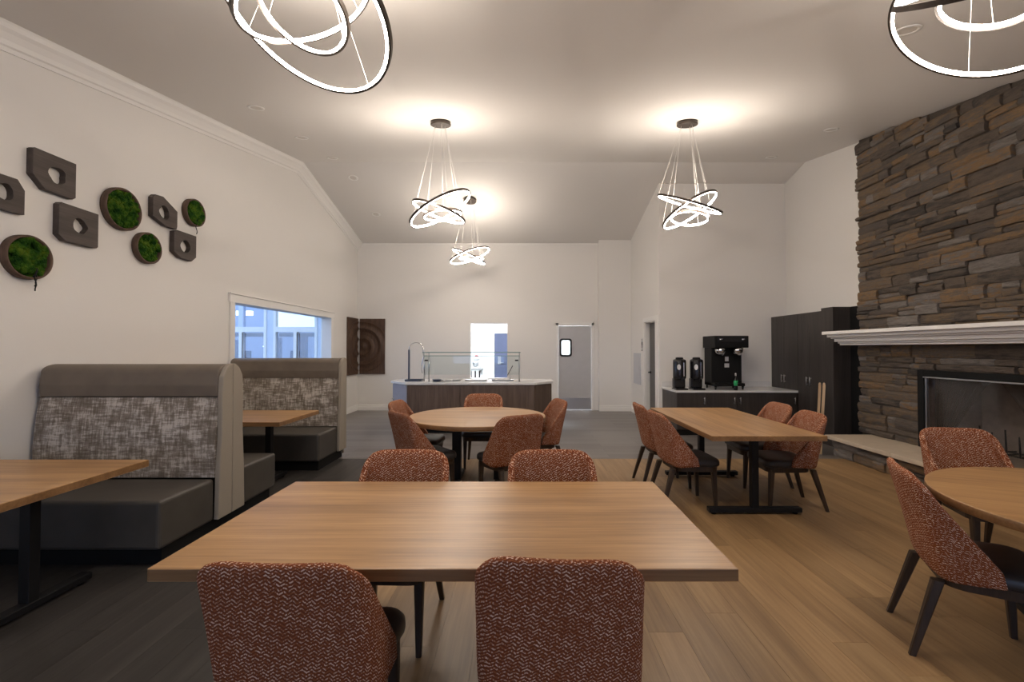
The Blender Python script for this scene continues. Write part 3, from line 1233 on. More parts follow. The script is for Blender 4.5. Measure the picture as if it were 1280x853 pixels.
def course(y_from, y_to, z0, z1, xf, out, depth=0.075):
    y = y_to
    while y > y_from + 0.02:
        L = rnd.choice((0.16, 0.24, 0.32, 0.42, 0.55)) * rnd.uniform(0.85, 1.2)
        if y - L < y_from + 0.10:
            L = y - y_from
        ya = y - L
        if z1 - z0 > 0.10 and rnd.random() < 0.35:
            zm = z0 + (z1 - z0) * rnd.uniform(0.38, 0.62)
            parts = [(z0, zm), (zm, z1)]
        else:
            parts = [(z0, z1)]
        for a, b in parts:
            if a < min(ceil_z(ya), ceil_z(y)) - 0.03:
                out.append(((y - max(ya, 4.3)) * (b - a) if y > 4.3 else -1, stone(ya, y, a, b, xf, depth)))
        y = ya


z = HZ
allst = []
cuts = []
while z < ceil_z(CY1) + 0.02:
    h = rnd.choice((0.075, 0.095, 0.115, 0.135, 0.15))
    if z < OZ1 < z + h + 0.05:
        h = OZ1 - z
        if h > 0.16:
            h /= 2
    cuts.append((z, z + h))
    z += h
for a, b in cuts:
    if b <= OZ1 + 0.001:
        course(OY1 + 0.004, CY1, a, b, SX, allst)
        course(CY0, OY0 - 0.004, a, b, SX, allst)
    else:
        course(CY0, CY1, a, b, SX, allst)
for a, b in ((0.004, 0.12), (0.12, 0.236)):
    course(CY0 - 0.1, 6.40, a, b, HXB - 0.01, allst, 0.05)
allst.sort(key=lambda t: -t[0])
for ar, (vs, fs) in allst[:300]:
    me = bpy.data.meshes.new('stone')
    off = wloc(fp)
    c = Vector(vs[0])
    me.from_pydata([tuple(Vector(v) - c) for v in vs], [], fs)
    me.materials.append(M['stone'])
    o = bpy.data.objects.new('stone', me)
    COL.objects.link(o)
    o.parent = fp
    o.location = c - off
rest = allst[300:]
if rest:
    V, Fc, tone = [], [], []
    off = wloc(fp)
    for ar, (vs, fs) in rest:
        k = len(V)
        V += [tuple(Vector(v) - off) for v in vs]
        Fc += [tuple(i + k for i in f) for f in fs]
        tone += [rnd.random()] * len(vs)
    me = bpy.data.meshes.new('stone_infill')
    me.from_pydata(V, [], Fc)
    at = me.attributes.new('tone', 'FLOAT', 'POINT')
    for i, t in enumerate(tone):
        at.data[i].value = t
    me.materials.append(M['stone'])
    o = bpy.data.objects.new('stone_infill', me)
    COL.objects.link(o)
    o.parent = fp
    o['kind'] = 'stuff'
# hearth slabs
ys = [6.44, 5.30, 4.15, CY0 - 0.12]
for a, b in zip(ys, ys[1:]):
    m = MB()
    m.box((HX, b + 0.003, 0.238), (SX + 0.03, a - 0.003, HZ), 0.008)
    m.build('hearth_slab', 'hearth', fp, True)
# mantel: stacked mouldings with mitred returns
mb = MB()
steps = [(1.55, 1.575, 4.68, 6.70), (1.575, 1.60, 4.655, 6.705), (1.60, 1.645, 4.61, 6.715), (1.645, 1.665, 4.565, 6.725), (1.665, 1.705, 4.515, 6.735), (1.705, 1.75, 4.45, 6.75)]
for z0, z1, xf, yf in steps:
    mb.box((xf, CY0 - (yf - CY1), z0), (SX + 0.03, yf, z1), 0.005)
mb.build('mantel_shelf', 'trim', fp, True)
# firebox
m = MB()
fx0, fx1 = SX + 0.06, SX + 0.12
m.box((SX - 0.015, OY1 - 0.085, HZ), (SX + 0.05, OY1 - 0.002, OZ1 - 0.002), 0.004)
m.box((SX - 0.015, OY0 + 0.002, HZ), (SX + 0.05, OY0 + 0.085, OZ1 - 0.002), 0.004)
m.box((SX - 0.015, OY0 + 0.085, OZ1 - 0.075), (SX + 0.05, OY1 - 0.085, OZ1 - 0.002), 0.004)
frm = m.build('firebox_frame', 'plinth', fp, True)
m = MB()
m.box((SX - 0.02, OY0 + 0.085, OZ1 - 0.095), (SX + 0.03, OY1 - 0.085, OZ1 - 0.080), 0.003)
m.box((SX + 0.0, OY1 - 0.11, HZ), (SX + 0.03, OY1 - 0.0855, OZ1 - 0.1), 0.003)
m.box((SX + 0.0, OY0 + 0.0855, HZ), (SX + 0.03, OY0 + 0.11, OZ1 - 0.1), 0.003)
m.build('inner_rail', 'steel', frm, True)
# firebox cavity runs back through the wall into the chimney
m = MB()
bx = XR + 0.45
m.box((bx, OY0 + 0.2, HZ), (bx + 0.05, OY1 - 0.2, OZ1 + 0.1))
m.prism([(SX + 0.05, OY1 - 0.002), (bx + 0.05, OY1 - 0.2), (bx + 0.05, OY1 - 0.15), (SX + 0.05, OY1 + 0.04)], 2, HZ - 0.05, OZ1 + 0.1)
m.prism([(SX + 0.05, OY0 + 0.002), (bx + 0.05, OY0 + 0.2), (bx + 0.05, OY0 + 0.15), (SX + 0.05, OY0 - 0.04)], 2, HZ - 0.05, OZ1 + 0.1)
m.box((SX + 0.05, OY0 - 0.04, OZ1 + 0.0), (bx + 0.05, OY1 + 0.04, OZ1 + 0.1))
m.box((SX + 0.031, OY0 - 0.04, HZ - 0.05), (bx + 0.05, OY1 + 0.04, HZ))
m.build('firebox_liner', 'firebrick', fp, True)
# mesh curtains parted in the middle and tied to the sides
for s in (-1, 1):
    yc = (OY0 + OY1) / 2
    top_in, bot_in = 0.05, 0.62
    out_ = (OY1 - OY0) / 2 - 0.12
    rows = []
    for k in range(13):
        t = k / 12
        z = OZ1 - 0.10 - t * (OZ1 - 0.10 - HZ - 0.01)
        inn = top_in + (bot_in - top_in) * t ** 0.9
        rows.append([(SX + 0.10 + 0.012 * math.sin(i * 1.9), yc + s * (inn + (out_ - inn) * i / 40), z) for i in range(41)])
    m = MB()
    m.loft(rows, cap=False, closed=False)
    m.build('mesh_curtain', 'mesh_cur', fp, True)
m = MB()
m.box((SX + 0.055, OY0 + 0.09, HZ + 0.002), (SX + 0.06, OY1 - 0.09, OZ1 - 0.09))
m.build('firebox_glass', 'fireglass', fp, True)
m = MB()
for i in range(7):
    y = OY0 + 0.42 + i * 0.135
    m.tube((SX + 0.2, y, HZ + 0.09), (SX + 0.45, y, HZ + 0.09), 0.009, n=8)
    m.tube((SX + 0.2, y, HZ + 0.085), (SX + 0.19, y, HZ + 0.30 + 0.05 * (i % 2)), 0.010, 0.007, n=8)
m.tube((SX + 0.24, OY0 + 0.40, HZ + 0.08), (SX + 0.24, OY1 - 0.40, HZ + 0.08), 0.01, n=8)
m.tube((SX + 0.40, OY0 + 0.40, HZ + 0.08), (SX + 0.40, OY1 - 0.40, HZ + 0.08), 0.01, n=8)
for x in (SX + 0.24, SX + 0.40):
    for y in (OY0 + 0.45, OY1 - 0.45):
        m.tube((x, y, HZ), (x, y, HZ + 0.08), 0.01, n=8)
m.build('fire_grate', 'blackmetal', fp, True)

# ------------------------------------------------------------------ dark cabinets and coffee counter
CX = 4.76
CNY, CNZ = 7.85, 0.775


def cab(label, y0, y1, z0, z1, x0=CX, doors=2, handle_z=0.96):
    c = thing('tall_cabinet', label, 'cabinet', ((x0 + XR) / 2, (y0 + y1) / 2, z0))
    m = MB()
    m.box((x0 + 0.022, y0 + 0.001, z0 + 0.001), (XR - 0.002, y1 - 0.001, z1))
    m.build('body', 'espresso', c, True)
    if doors == 2:
        mid = (y0 + y1) / 2
        kick = 0.1 if z0 == 0 else 0.0
        for ya, yb, s in ((y0, mid, 1), (mid, y1, -1)):
            m = MB()
            m.box((x0, ya + 0.002, z0 + kick + 0.003), (x0 + 0.02, yb - 0.002, z1 - 0.002), 0.002)
            d = m.build('door', 'espresso', c, True)
            hy = mid - s * 0.045
            m = MB()
            m.tube((x0 - 0.028, hy, handle_z - 0.07), (x0 - 0.028, hy, handle_z + 0.07), 0.006, n=8)
            for dz in (-0.05, 0.05):
                m.tube((x0 - 0.028, hy, handle_z + dz), (x0, hy, handle_z + dz), 0.005, n=8)
            m.build('handle', 'steel', d, True)
    return c


cab('dark two-door cabinet standing on the white coffee counter', CNY + 0.002, YNI - 0.002, CNZ, 2.10)
cab('dark two-door floor cabinet between coffee counter and end panel', 7.224, CNY - 0.003, 0, 2.10)
ep = thing('tall_cabinet', 'tall dark end panel unit between floor cabinet and stone fireplace', 'cabinet', ((CX + XR) / 2, 7.08, 0))
m = MB()
m.box((CX - 0.004, 6.95, 0), (XR - 0.002, 7.222, 2.14), 0.002)
m.build('body', 'espresso', ep, True)
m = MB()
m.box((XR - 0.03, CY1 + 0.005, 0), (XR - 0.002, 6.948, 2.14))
m.build('gap_shade_strip', 'blackmatte', ep, True)  # black strip over the wall stands in for shade in the gap

cc = thing('coffee_counter', 'dark base counter with white quartz top and bar handles in the niche', 'counter', ((XS + CX) / 2, 8.25, 0))
cx0, cx1 = XS + 0.03, CX + 0.02
m = MB()
m.box((cx0 + 0.03, CNY + 0.06, 0.0), (cx1 - 0.01, YNI - 0.02, 0.1))
m.build('toe_kick', 'plinth', cc, True)
m = MB()
m.box((cx0 + 0.02, CNY + 0.045, 0.1), (XR - 0.01, YNI - 0.003, CNZ - 0.036))
m.build('body', 'espresso', cc, True)
m = MB()
m.box((cx0, CNY - 0.0, CNZ - 0.035), (XR - 0.01, YNI - 0.003, CNZ - 0.001), 0.004)
ct = m.build('worktop', 'quartz', cc, True)
m = MB()
m.box((cx0 + 0.02, YNI - 0.022, CNZ), (XR - 0.32, YNI - 0.002, CNZ + 0.10), 0.003)
m.build('backsplash', 'quartz', ct, True)
nd = 4
dw = (cx1 - 0.02 - cx0 - 0.02) / nd
for i in range(nd):
    x0 = cx0 + 0.02 + i * dw
    m = MB()
    m.box((x0 + 0.002, CNY + 0.022, 0.105), (x0 + dw - 0.002, CNY + 0.044, CNZ - 0.045), 0.002)
    d = m.build('door', 'espresso', cc, True)
    hx = x0 + dw - 0.05 if i in (0, 1) else x0 + 0.05
    if i == 3:
        hx = x0 + dw - 0.05
    m = MB()
    m.tube((hx, CNY - 0.006, 0.54), (hx, CNY - 0.006, 0.66), 0.006, n=8)
    for zz in (0.56, 0.64):
        m.tube((hx, CNY - 0.006, zz), (hx, CNY + 0.022, zz), 0.005, n=8)
    m.build('handle', 'steel', d, True)


# coffee servers
def server(x, y, label):
    s = thing('coffee_server', label, 'coffee urn', (x, y, CNZ), 0, 'coffee servers')
    m = MB()
    m.box((-0.108, -0.12, 0), (0.108, 0.13, 0.03), 0.012)
    m.box((-0.10, 0.0, 0.03), (0.10, 0.12, 0.20), 0.015)
    m.build('base', 'black', s)
    m = MB()
    m.lathe([(0.090, 0.185), (0.110, 0.20), (0.113, 0.23), (0.113, 0.50), (0.106, 0.525), (0.075, 0.54)], (0, 0.02, 0), 28)
    body = m.build('body', 'black', s)
    m = MB()
    m.lathe([(0.066, 0.535), (0.066, 0.56), (0.05, 0.57)], (0, 0.02, 0), 24)
    m.build('lid', 'blackmatte', s)
    m = MB()
    m.box((0.03, -0.098, 0.22), (0.048, -0.084, 0.48), 0.003)
    m.build('sight_glass', 'chrome', s)
    m = MB()
    rings = [[(0.0 - 0.045 + 0.028 * math.cos(2 * PI * i / 16), -0.085 - dy + 0.012 * math.cos(2 * PI * i / 16) * -1, 0.40 + 0.05 * math.sin(2 * PI * i / 16)) for i in range(16)] for dy in (0, 0.004)]
    m.loft(rings)
    m.build('label_plate', 'whiteplastic', s)
    m = MB()
    m.tube((0, -0.07, 0.20), (0, -0.13, 0.20), 0.014)
    m.tube((0, -0.12, 0.205), (0, -0.12, 0.15), 0.010)
    m.tube((0.0, -0.115, 0.21), (0.05, -0.125, 0.235), 0.008)
    m.build('tap', 'black', s)
    return s


server(2.80, 8.06, 'black insulated coffee server at the open end of the coffee counter')
server(3.10, 8.06, 'black insulated coffee server standing right beside the twin brewer')

bw = thing('coffee_brewer', 'tall black twin coffee brewer on short legs on the coffee counter', 'coffee maker', (3.66, 8.22, CNZ))
bx0, bx1, by0, by1 = 3.36, 3.96, 7.93, 8.45
z0 = CNZ + 0.06
m = MB()
m.box((bx0 + 0.03, by0 + 0.20, z0), (bx1 - 0.03, by1, z0 + 0.70), 0.01)
m.box((bx0 + 0.03, by0 + 0.08, z0), (bx1 - 0.03, by1, z0 + 0.055), 0.008)
m.build('body', 'blackmatte', bw, True)
m = MB()
m.box((bx0, by0, z0 + 0.68), (bx1, by1, z0 + 0.89), 0.012)
hd = m.build('head', 'blackmatte', bw, True)
m = MB()
m.box((bx0 + 0.06, by0 - 0.006, z0 + 0.77), (bx1 - 0.05, by0 + 0.001, z0 + 0.875), 0.002)
m.build('control_panel', 'black', hd, True)
for x in (bx0 + 0.11, bx1 - 0.10):
    m = MB()
    m.tube((x - 0.03, by0 - 0.008, z0 + 0.825), (x + 0.03, by0 - 0.008, z0 + 0.825), 0.014, n=10)
    m.build('switch', 'chrome', hd, True)
for x in (bx0 + 0.15, bx1 - 0.15):
    m = MB()
    m.lathe([(0.05, z0 + 0.55), (0.085, z0 + 0.60), (0.10, z0 + 0.677)], (x, by0 + 0.11, 0), 24)
    fb = m.build('brew_basket', 'chrome', bw, True)
    m = MB()
    m.tube((x, by0 + 0.02, z0 + 0.64), (x, by0 - 0.07, z0 + 0.63), 0.014, n=10)
    m.build('handle', 'black', fb, True)
m = MB()
m.box((3.62, by0 + 0.192, z0 + 0.33), (3.70, by0 + 0.199, z0 + 0.40))
m.box((3.63, by0 + 0.192, z0 + 0.44), (3.69, by0 + 0.199, z0 + 0.52))
m.build('instruction_plate', 'panelgrey', bw, True)
for x in (bx0 + 0.06, bx1 - 0.06):
    for y in (by0 + 0.11, by1 - 0.04):
        m = MB()
        m.tube((x, y, CNZ), (x, y, z0 + 0.002), 0.014, 0.02, n=10)
        m.build('leg', 'black', bw, True)
sb = thing('syrup_bottle', 'small green labelled bottle in front of the twin brewer', 'bottle', (3.72, 7.92, CNZ))
m = MB()
m.lathe([(0.030, 0), (0.032, 0.01), (0.032, 0.17), (0.014, 0.215), (0.012, 0.25)], (0, 0, 0), 18)
m.build('body', 'black', sb)
m = MB()
m.lathe([(0.033, 0.08), (0.033, 0.17)], (0, 0, 0), 18)
m.build('label_band', 'green', sb)
m = MB()
m.lathe([(0.013, 0.25), (0.013, 0.29), (0.006, 0.30)], (0, 0, 0), 14)
m.build('cap', 'whiteplastic', sb)

# folded tray stand leaning by the cabinets
ts = thing('tray_stand', 'folded pale wooden tray stand leaning beside the dark cabinets', 'stand', (4.19, 6.46, 0), R(-33))
for dx, tilt in ((-0.014, 0.045), (0.028, 0.055)):
    for dy in (-0.0, 0.30):
        m = MB()
        m.tube((dx, dy, 0.012), (dx + tilt, dy + 0.015, 0.985), 0.016, sq=True)
        m.tube((dx + tilt, dy + 0.015, 0.985), (dx + tilt, dy + 0.015, 1.0), 0.016, 0.008, n=12)
        m.build('leg', 'palewood', ts)
    m = MB()
    m.tube((dx + tilt * 0.96, 0.0, 0.95), (dx + tilt * 0.96, 0.31, 0.95), 0.014)
    m.tube((dx + tilt * 0.2, 0.0, 0.2), (dx + tilt * 0.2, 0.31, 0.2), 0.012)
    m.build('rail', 'palewood', ts)

# ------------------------------------------------------------------ serving island
isl = thing('serving_island', 'serving island with angled ends, brown wood panels and white top', 'counter', (-0.9, 8.5, 0))
IZ = 0.90
plan = [(-2.02, 8.06), (0.226, 8.06), (0.545, 8.46), (0.545, 9.0), (-2.375, 9.0), (-2.375, 8.46)]
m = MB()
m.prism([(x * 0.97 - 0.027, 8.5 + (y - 8.5) * 0.86) for x, y in plan], 2, 0, 0.10)
m.build('toe_kick', 'plinth', isl, True)
m = MB()
m.prism(plan, 2, 0.1, IZ - 0.042)
m.build('body', 'islandwood', isl, True)
top = [(-2.045, 8.025), (0.25, 8.025), (0.59, 8.45), (0.59, 9.03), (-2.42, 9.03), (-2.42, 8.45)]
m = MB()
m.prism(top, 2, IZ - 0.04, IZ, 0.004)
m.build('worktop', 'quartz', isl, True)
xs_ = [-2.015, -1.08, -0.06, 0.22]
for a, b in zip(xs_, xs_[1:]):
    m = MB()
    m.box((a + 0.002, 8.042, 0.11), (b - 0.002, 8.059, IZ - 0.05), 0.002)
    m.build('front_panel', 'islandwood', isl, True)
for p, q, mt in (((-2.375, 8.46), (-2.02, 8.06), 'islandsheen'), ((0.226, 8.06), (0.545, 8.46), 'islandwood')):
    p, q = Vector((*p, 0)), Vector((*q, 0))
    d = (q - p).normalized()
    nrm = Vector((d.y, -d.x, 0))
    m = MB()
    c = [p + d * 0.006 + nrm * 0.001, q - d * 0.006 + nrm * 0.001, q - d * 0.006 + nrm * 0.018, p + d * 0.006 + nrm * 0.018]
    m.prism([(v.x, v.y) for v in c], 2, 0.11, IZ - 0.05)
    d_ = m.build('end_panel', mt, isl, True)
    if mt == 'islandsheen':
        d_['label'] = 'end panel with small knob, pale bluish window reflection painted into its colour'
        kk = p + d * 0.04 + nrm * 0.018
        m = MB()
        m.tube((kk.x, kk.y, 0.58), (kk.x + nrm.x * 0.03, kk.y + nrm.y * 0.03, 0.58), 0.012)
        m.build('knob', 'steel', d_, True)
# sneeze guard
sg = thing('sneeze_guard', 'glass sneeze guard with slim posts on the serving island', 'glass guard', (-0.9, 8.25, IZ))
gx0, gx1, gy, gz = -1.76, -0.04, 8.22, 1.435
m = MB()
m.box((gx0, gy - 0.005, IZ + 0.13), (gx1, gy + 0.005, gz - 0.06))
m.build('front_pane', 'guardglass', sg, True)
m = MB()
m.box((gx0 - 0.02, gy - 0.06, gz - 0.012), (gx1 + 0.02, gy + 0.28, gz))
tp = m.build('top_shelf', 'guardglass', sg, True)
for yy in (gy - 0.066, gy + 0.28):
    m = MB()
    m.box((gx0 - 0.02, yy, gz - 0.012), (gx1 + 0.02, yy + 0.008, gz + 0.002))
    m.build('edge', 'glassedge', tp, True)
m = MB()
m.box((gx0, gy - 0.006, gz - 0.072), (gx1, gy + 0.006, gz - 0.060))
m.build('pane_edge', 'glassedge', sg, True)
for x in (gx0, gx0 + 0.085, gx1):
    m = MB()
    m.tube((x, gy + 0.03, IZ), (x, gy + 0.03, gz - 0.012), 0.014, n=12)
    m.lathe([(0.03, IZ), (0.03, IZ + 0.008)], (x, gy + 0.03, 0), 16)
    m.build('post', 'steel', sg, True)
for x in (gx0 + 0.04, gx1 - 0.05):
    m = MB()
    m.box((x - 0.03, gy - 0.012, gz - 0.16), (x + 0.03, gy + 0.03, gz - 0.135), 0.003)
    m.build('clamp', 'blackmetal', sg, True)
# upright with arched tube, on a dark tray
ga = thing('arched_stand', 'slim upright stand with thin arched tube beside the sneeze guard', 'stand', (-2.09, 8.46, IZ))
m = MB()
m.loft(pillow(rrect(0.32, 0.26, 0.03, 4, 0.10, 0), [(0, 0.01), (0.03, 0.0), (0.03, 0.012), (0.012, 0.02)]), smooth=False)
m.build('base_tray', 'traydark', ga)
m = MB()
m.box((-0.012, -0.03, 0.012), (0.012, 0.03, 0.58), 0.004)
m.build('post', 'traydark', ga)
m = MB()
arc_ = [(0.0, 0, 0.57)] + [(0.13 - 0.13 * math.cos(PI * i / 14), 0, 0.60 + 0.11 * math.sin(PI * i / 14)) for i in range(15)] + [(0.27, -0.0, 0.45), (0.235, 0, 0.30), (0.25, 0, 0.14)]
m.path(arc_, 0.008, 8)
m.build('arched_tube', 'chrome', ga)
m = MB()
m.tube((0.255, 0, 0.62), (0.275, 0, 0.46), 0.02, 0.014)
m.build('spray_head', 'steel', ga)
# food wells and small things on the island
for i, x in enumerate((-1.35, -0.85, -0.35)):
    pn = thing('food_pan', ('steel food pan on the island next to the plate stacks', 'steel food pan in the middle of the three on the island', 'steel food pan on the island beside the tilted tablet')[i], 'pan', (x, 8.56, IZ), 0, 'food pans on the serving island')
    pts = rrect(0.42, 0.30, 0.04, 4)
    m = MB()
    m.loft(pillow(pts, [(0.0, 0.02), (0.018, 0.0), (0.022, 0.0), (0.018, 0.02), (0.008, 0.03)]), smooth=False)
    m.build('pan_body', 'steel', pn)
for i, x in enumerate((-1.54, -1.34)):
    pl = thing('stack_of_plates', ('dark plate stack' if i == 0 else 'white plate stack') + ' beside the posts of the sneeze guard', 'plates', (x, 8.30, IZ))
    for k in range(3):
        m = MB()
        m.lathe([(0.05, 0), (0.085, 0.012), (0.083, 0.015), (0.048, 0.004)], (0, 0, k * 0.012), 24)
        m.build('plate', 'traydark' if i == 0 else 'whiteplastic', pl)
tb = thing('tablet_stand', 'dark tablet tilted on a stand at the island edge', 'tablet', (-0.20, 8.33, IZ))
m = MB()
m.box((-0.04, -0.04, 0), (0.04, 0.04, 0.01), 0.003)
m.tube((0, 0, 0.01), (-0.02, 0, 0.14), 0.008)
m.build('stand', 'steel', tb)
m = MB()
m.box((-0.10, -0.055, -0.007), (0.10, 0.055, 0.007), 0.004, 2, Matrix.Translation((-0.01, 0, 0.20)) @ Matrix.Rotation(R(-62), 4, 'Y'))
m.build('screen', 'black', tb)

# ------------------------------------------------------------------ passage wall: electrical panel, sign
ep_ = thing('electrical_panel', 'grey recessed electrical panel on the passage wall near the charcoal door', 'panel', (XS, 10.5, 1.0))
pa, pb = on_x(783, 441, XS), on_x(794, 482, XS)
ya, yb, za, zb = 10.02, 10.62, 0.70, 1.40
m = MB()
m.box((XS - 0.022, ya, za), (XS - 0.001, yb, zb), 0.004)
bd = m.build('cover', 'panelgrey', ep_, True)
m = MB()
m.box((XS - 0.027, ya + 0.04, za + 0.04), (XS - 0.0225, yb - 0.04, zb - 0.04), 0.002)
dd = m.build('door', 'panelgrey', bd, True)
m = MB()
m.box((XS - 0.034, ya + 0.08, 1.02), (XS - 0.0275, ya + 0.12, 1.09), 0.002)
m.build('latch', 'steel', dd, True)
sgn = thing('restroom_sign', 'small white restroom sign with dark figure beside the charcoal door', 'sign', (XS, 9.90, 1.55))
m = MB()
m.box((XS - 0.008, 9.84, 1.44), (XS - 0.001, 9.98, 1.74), 0.002)
m.build('plate', 'whiteplastic', sgn, True)
m = MB()
m.lathe([(0.022, -0.011), (0.022, -0.0085)], (XS, 9.91, 1.69), 14, 0)
m.prism([(9.875, 1.655), (9.945, 1.655), (9.955, 1.585), (9.94, 1.585), (9.93, 1.50), (9.915, 1.50), (9.91, 1.57), (9.905, 1.50), (9.89, 1.50), (9.88, 1.585), (9.865, 1.585)], 0, XS - 0.011, XS - 0.0085)
m.box((XS - 0.011, 9.86, 1.455), (XS - 0.0085, 9.96, 1.475))
m.build('figure', 'black', sgn, True)

# ------------------------------------------------------------------ wall art on the left wall
def ray_fix(px, py, X):
    return on_x(px, py, X)


def frame_art(px0, px1, py0, py1, poly, hole, hc, label, depth=0.055):
    """wooden block with a ragged hole; poly in unit square (u along wall away from viewer, v up)"""
    X = XL + depth
    Ya, Yb = X * F / (px0 - VX), X * F / (px1 - VX)
    Yc = (Ya + Yb) / 2
    pc = (X * F / Yc) + VX
    dy = (py1 - py0)
    # vertical size from the taller near edge
    p = on_x(pc, (py0 + py1) / 2, X)
    W = Yb - Ya
    Hh = W * 0.9
    a = thing('wood_wall_block', label, 'wall art', (XL, p.y, p.z))
    N = 40
    P = [((u - 0.5) * W, (v - 0.5) * Hh) for u, v in poly]
    ox0, oy0 = (hc[0] - 0.5) * W, (hc[1] - 0.5) * Hh
    angs = sorted([2 * PI * (i + 0.13) / N for i in range(N)] + [math.atan2(y - oy0, x - ox0) % (2 * PI) for x, y in P])

    def sample(poly_fn):
        return [poly_fn(t) for t in angs]

    def ray_poly(t):
        d = (math.cos(t), math.sin(t))
        best = None
        ox, oy = (hc[0] - 0.5) * W, (hc[1] - 0.5) * Hh
        for i in range(len(P)):
            x1, y1 = P[i]
            x2, y2 = P[(i + 1) % len(P)]
            ex, ey = x2 - x1, y2 - y1
            det = d[0] * (-ey) + ex * d[1]
            if abs(det) < 1e-9:
                continue
            rx, ry = x1 - ox, y1 - oy
            tt = (rx * (-ey) + ex * ry) / det
            uu = (d[0] * ry - d[1] * rx) / det
            if tt > 0 and -1e-6 <= uu <= 1 + 1e-6:
                best = tt if best is None else min(best, tt)
        best = best or 0.1
        return (ox + d[0] * best, oy + d[1] * best)
    rr = random.Random(label)
    jit = [rr.uniform(0.86, 1.14) for _ in range(10)]
    def hole_pt(t):
        k = t / (2 * PI) * 10
        i = int(k) % 10
        f = k - int(k)
        r = 1.22 * hole * W * (jit[i] * (1 - f) + jit[(i + 1) % 10] * f)
        return ((hc[0] - 0.5) * W + r * math.cos(t), (hc[1] - 0.5) * Hh + r * math.sin(t))
    o_, i_ = sample(ray_poly), sample(hole_pt)
    m = MB()
    e = 0.004
    mid = [(p[0] * 0.985, p[1] * 0.985) for p in o_]
    m.loft([[(x, p[0], p[1]) for p in ps] for ps, x in ((i_, 0.002), (o_, 0.002), (o_, depth - e), (mid, depth), (i_, depth), (i_, 0.002))], cap=False, smooth=False)
    bmesh.ops.remove_doubles(m.bm, verts=m.bm.verts, dist=0.0002)
    m.build('block', 'artwood', a)
    return a


def moss_art(px0, px1, py0, py1, label, strands=0, depth=0.06):
    X = XL + depth
    Ya, Yb = X * F / (px0 - VX), X * F / (px1 - VX)
    pc = (X * F / ((Ya + Yb) / 2)) + VX
    p = on_x(pc, (py0 + py1) / 2, X)
    r = (py1 - py0) * p.y / F / 2 * 0.97
    a = thing('moss_disc', label, 'wall art', (XL, p.y, p.z))
    m = MB()
    m.lathe([(r - 0.022, 0.002), (r, 0.002), (r * 1.005, depth * 0.6), (r, depth), (r - 0.014, depth + 0.002), (r - 0.022, depth - 0.01), (r - 0.022, 0.002)], (0, 0, 0), 48, 0)
    m.build('rim', 'rimwood', a)
    rr = random.Random(label)
    V, Fc = [], []
    ico = bmesh.new()
    bmesh.ops.create_icosphere(ico, subdivisions=2, radius=1)
    iv = [v.co.copy() for v in ico.verts]
    ico.verts.ensure_lookup_table()
    fi = [tuple(v.index for v in f.verts) for f in ico.faces]
    ico.free()
    n = int(2600 * r * r) + 40
    for k in range(n):
        q = (r - 0.035) * math.sqrt(rr.random())
        t = rr.uniform(0, 2 * PI)
        s = rr.uniform(0.014, 0.034)
        c = Vector((depth - 0.012 + rr.uniform(-0.008, 0.010), q * math.cos(t), q * math.sin(t)))
        k0 = len(V)
        for v in iv:
            g = 1 + rr.uniform(-0.22, 0.22)
            V.append((c.x + v.x * s * 0.75 * g, c.y + v.y * s * g, c.z + v.z * s * g))
        Fc += [tuple(i + k0 for i in f) for f in fi]
    me = bpy.data.meshes.new('moss')
    me.from_pydata(V, [], Fc)
    me.materials.append(M['moss'])
    o = bpy.data.objects.new('moss', me)
    COL.objects.link(o)
    o.parent = a
    o['kind'] = 'stuff'
    m = MB()
    m.lathe([(r - 0.021, 0.003), (r - 0.021, depth - 0.03)], (0, 0, 0), 40, 0)
    m.build('backing', 'moss', a)
    for k in range(strands):
        y = rr.uniform(-0.05, 0.06)
        z0_ = -r * 0.45
        zt = -r - rr.uniform(0.04, 0.10)
        m = MB()
        pts = [(depth + 0.004 + 0.006 * math.sin(i), y + 0.01 * math.sin(i * 1.3 + k), z0_ + (zt - z0_) * i / 8) for i in range(9)]
        m.path(pts, 0.0045, 6)
        m.build('strand', 'plinth', a)
    return a


frame_art(-28, 28, 206, 272, [(0, .15), (.12, 0), (1, 0), (1, .72), (.82, 1), (.1, 1), (0, .9)], 0.17, (.52, .52), 'dark wood block with chamfered corner and hole, end of row before moss discs')
frame_art(37, 92, 186, 248, [(0, .32), (.28, 0.02), (.93, 0), (1, .06), (1, 1), (.05, 1), (0, .96)], 0.16, (.55, .5), 'dark wood block with hole hanging highest above the booth benches')
frame_art(71, 121, 255, 309, [(0, .14), (.16, 0), (.96, 0), (1, .04), (1, .98), (.06, 1), (0, .93)], 0.15, (.52, .5), 'nearly square dark wood block with hole beside the largest moss disc')
frame_art(189, 220, 245, 283, [(0, .2), (.5, 0), (.97, 0), (1, .1), (1, .66), (.4, 1), (.1, .97), (0, .85)], 0.16, (.45, .46), 'six-sided dark wood block with hole between two upper moss discs')
frame_art(216, 244, 289, 326, [(0, .2), (.3, .03), (.8, 0), (1, .18), (1, 1), (.15, 1), (0, .92)], 0.17, (.5, .48), 'small dark wood block with clipped lower corners, closest to the window')
moss_art(126, 178, 234, 288, 'largest round green moss disc in brown wood rim on left wall')
moss_art(5, 65, 293, 350, 'lowest round moss disc with dark strands hanging below its rim', 3)
moss_art(167, 203, 290, 330, 'medium round moss disc without strands below the six-sided block')
moss_art(229, 257, 248, 283, 'small round moss disc with one dark strand, nearest the window', 1)


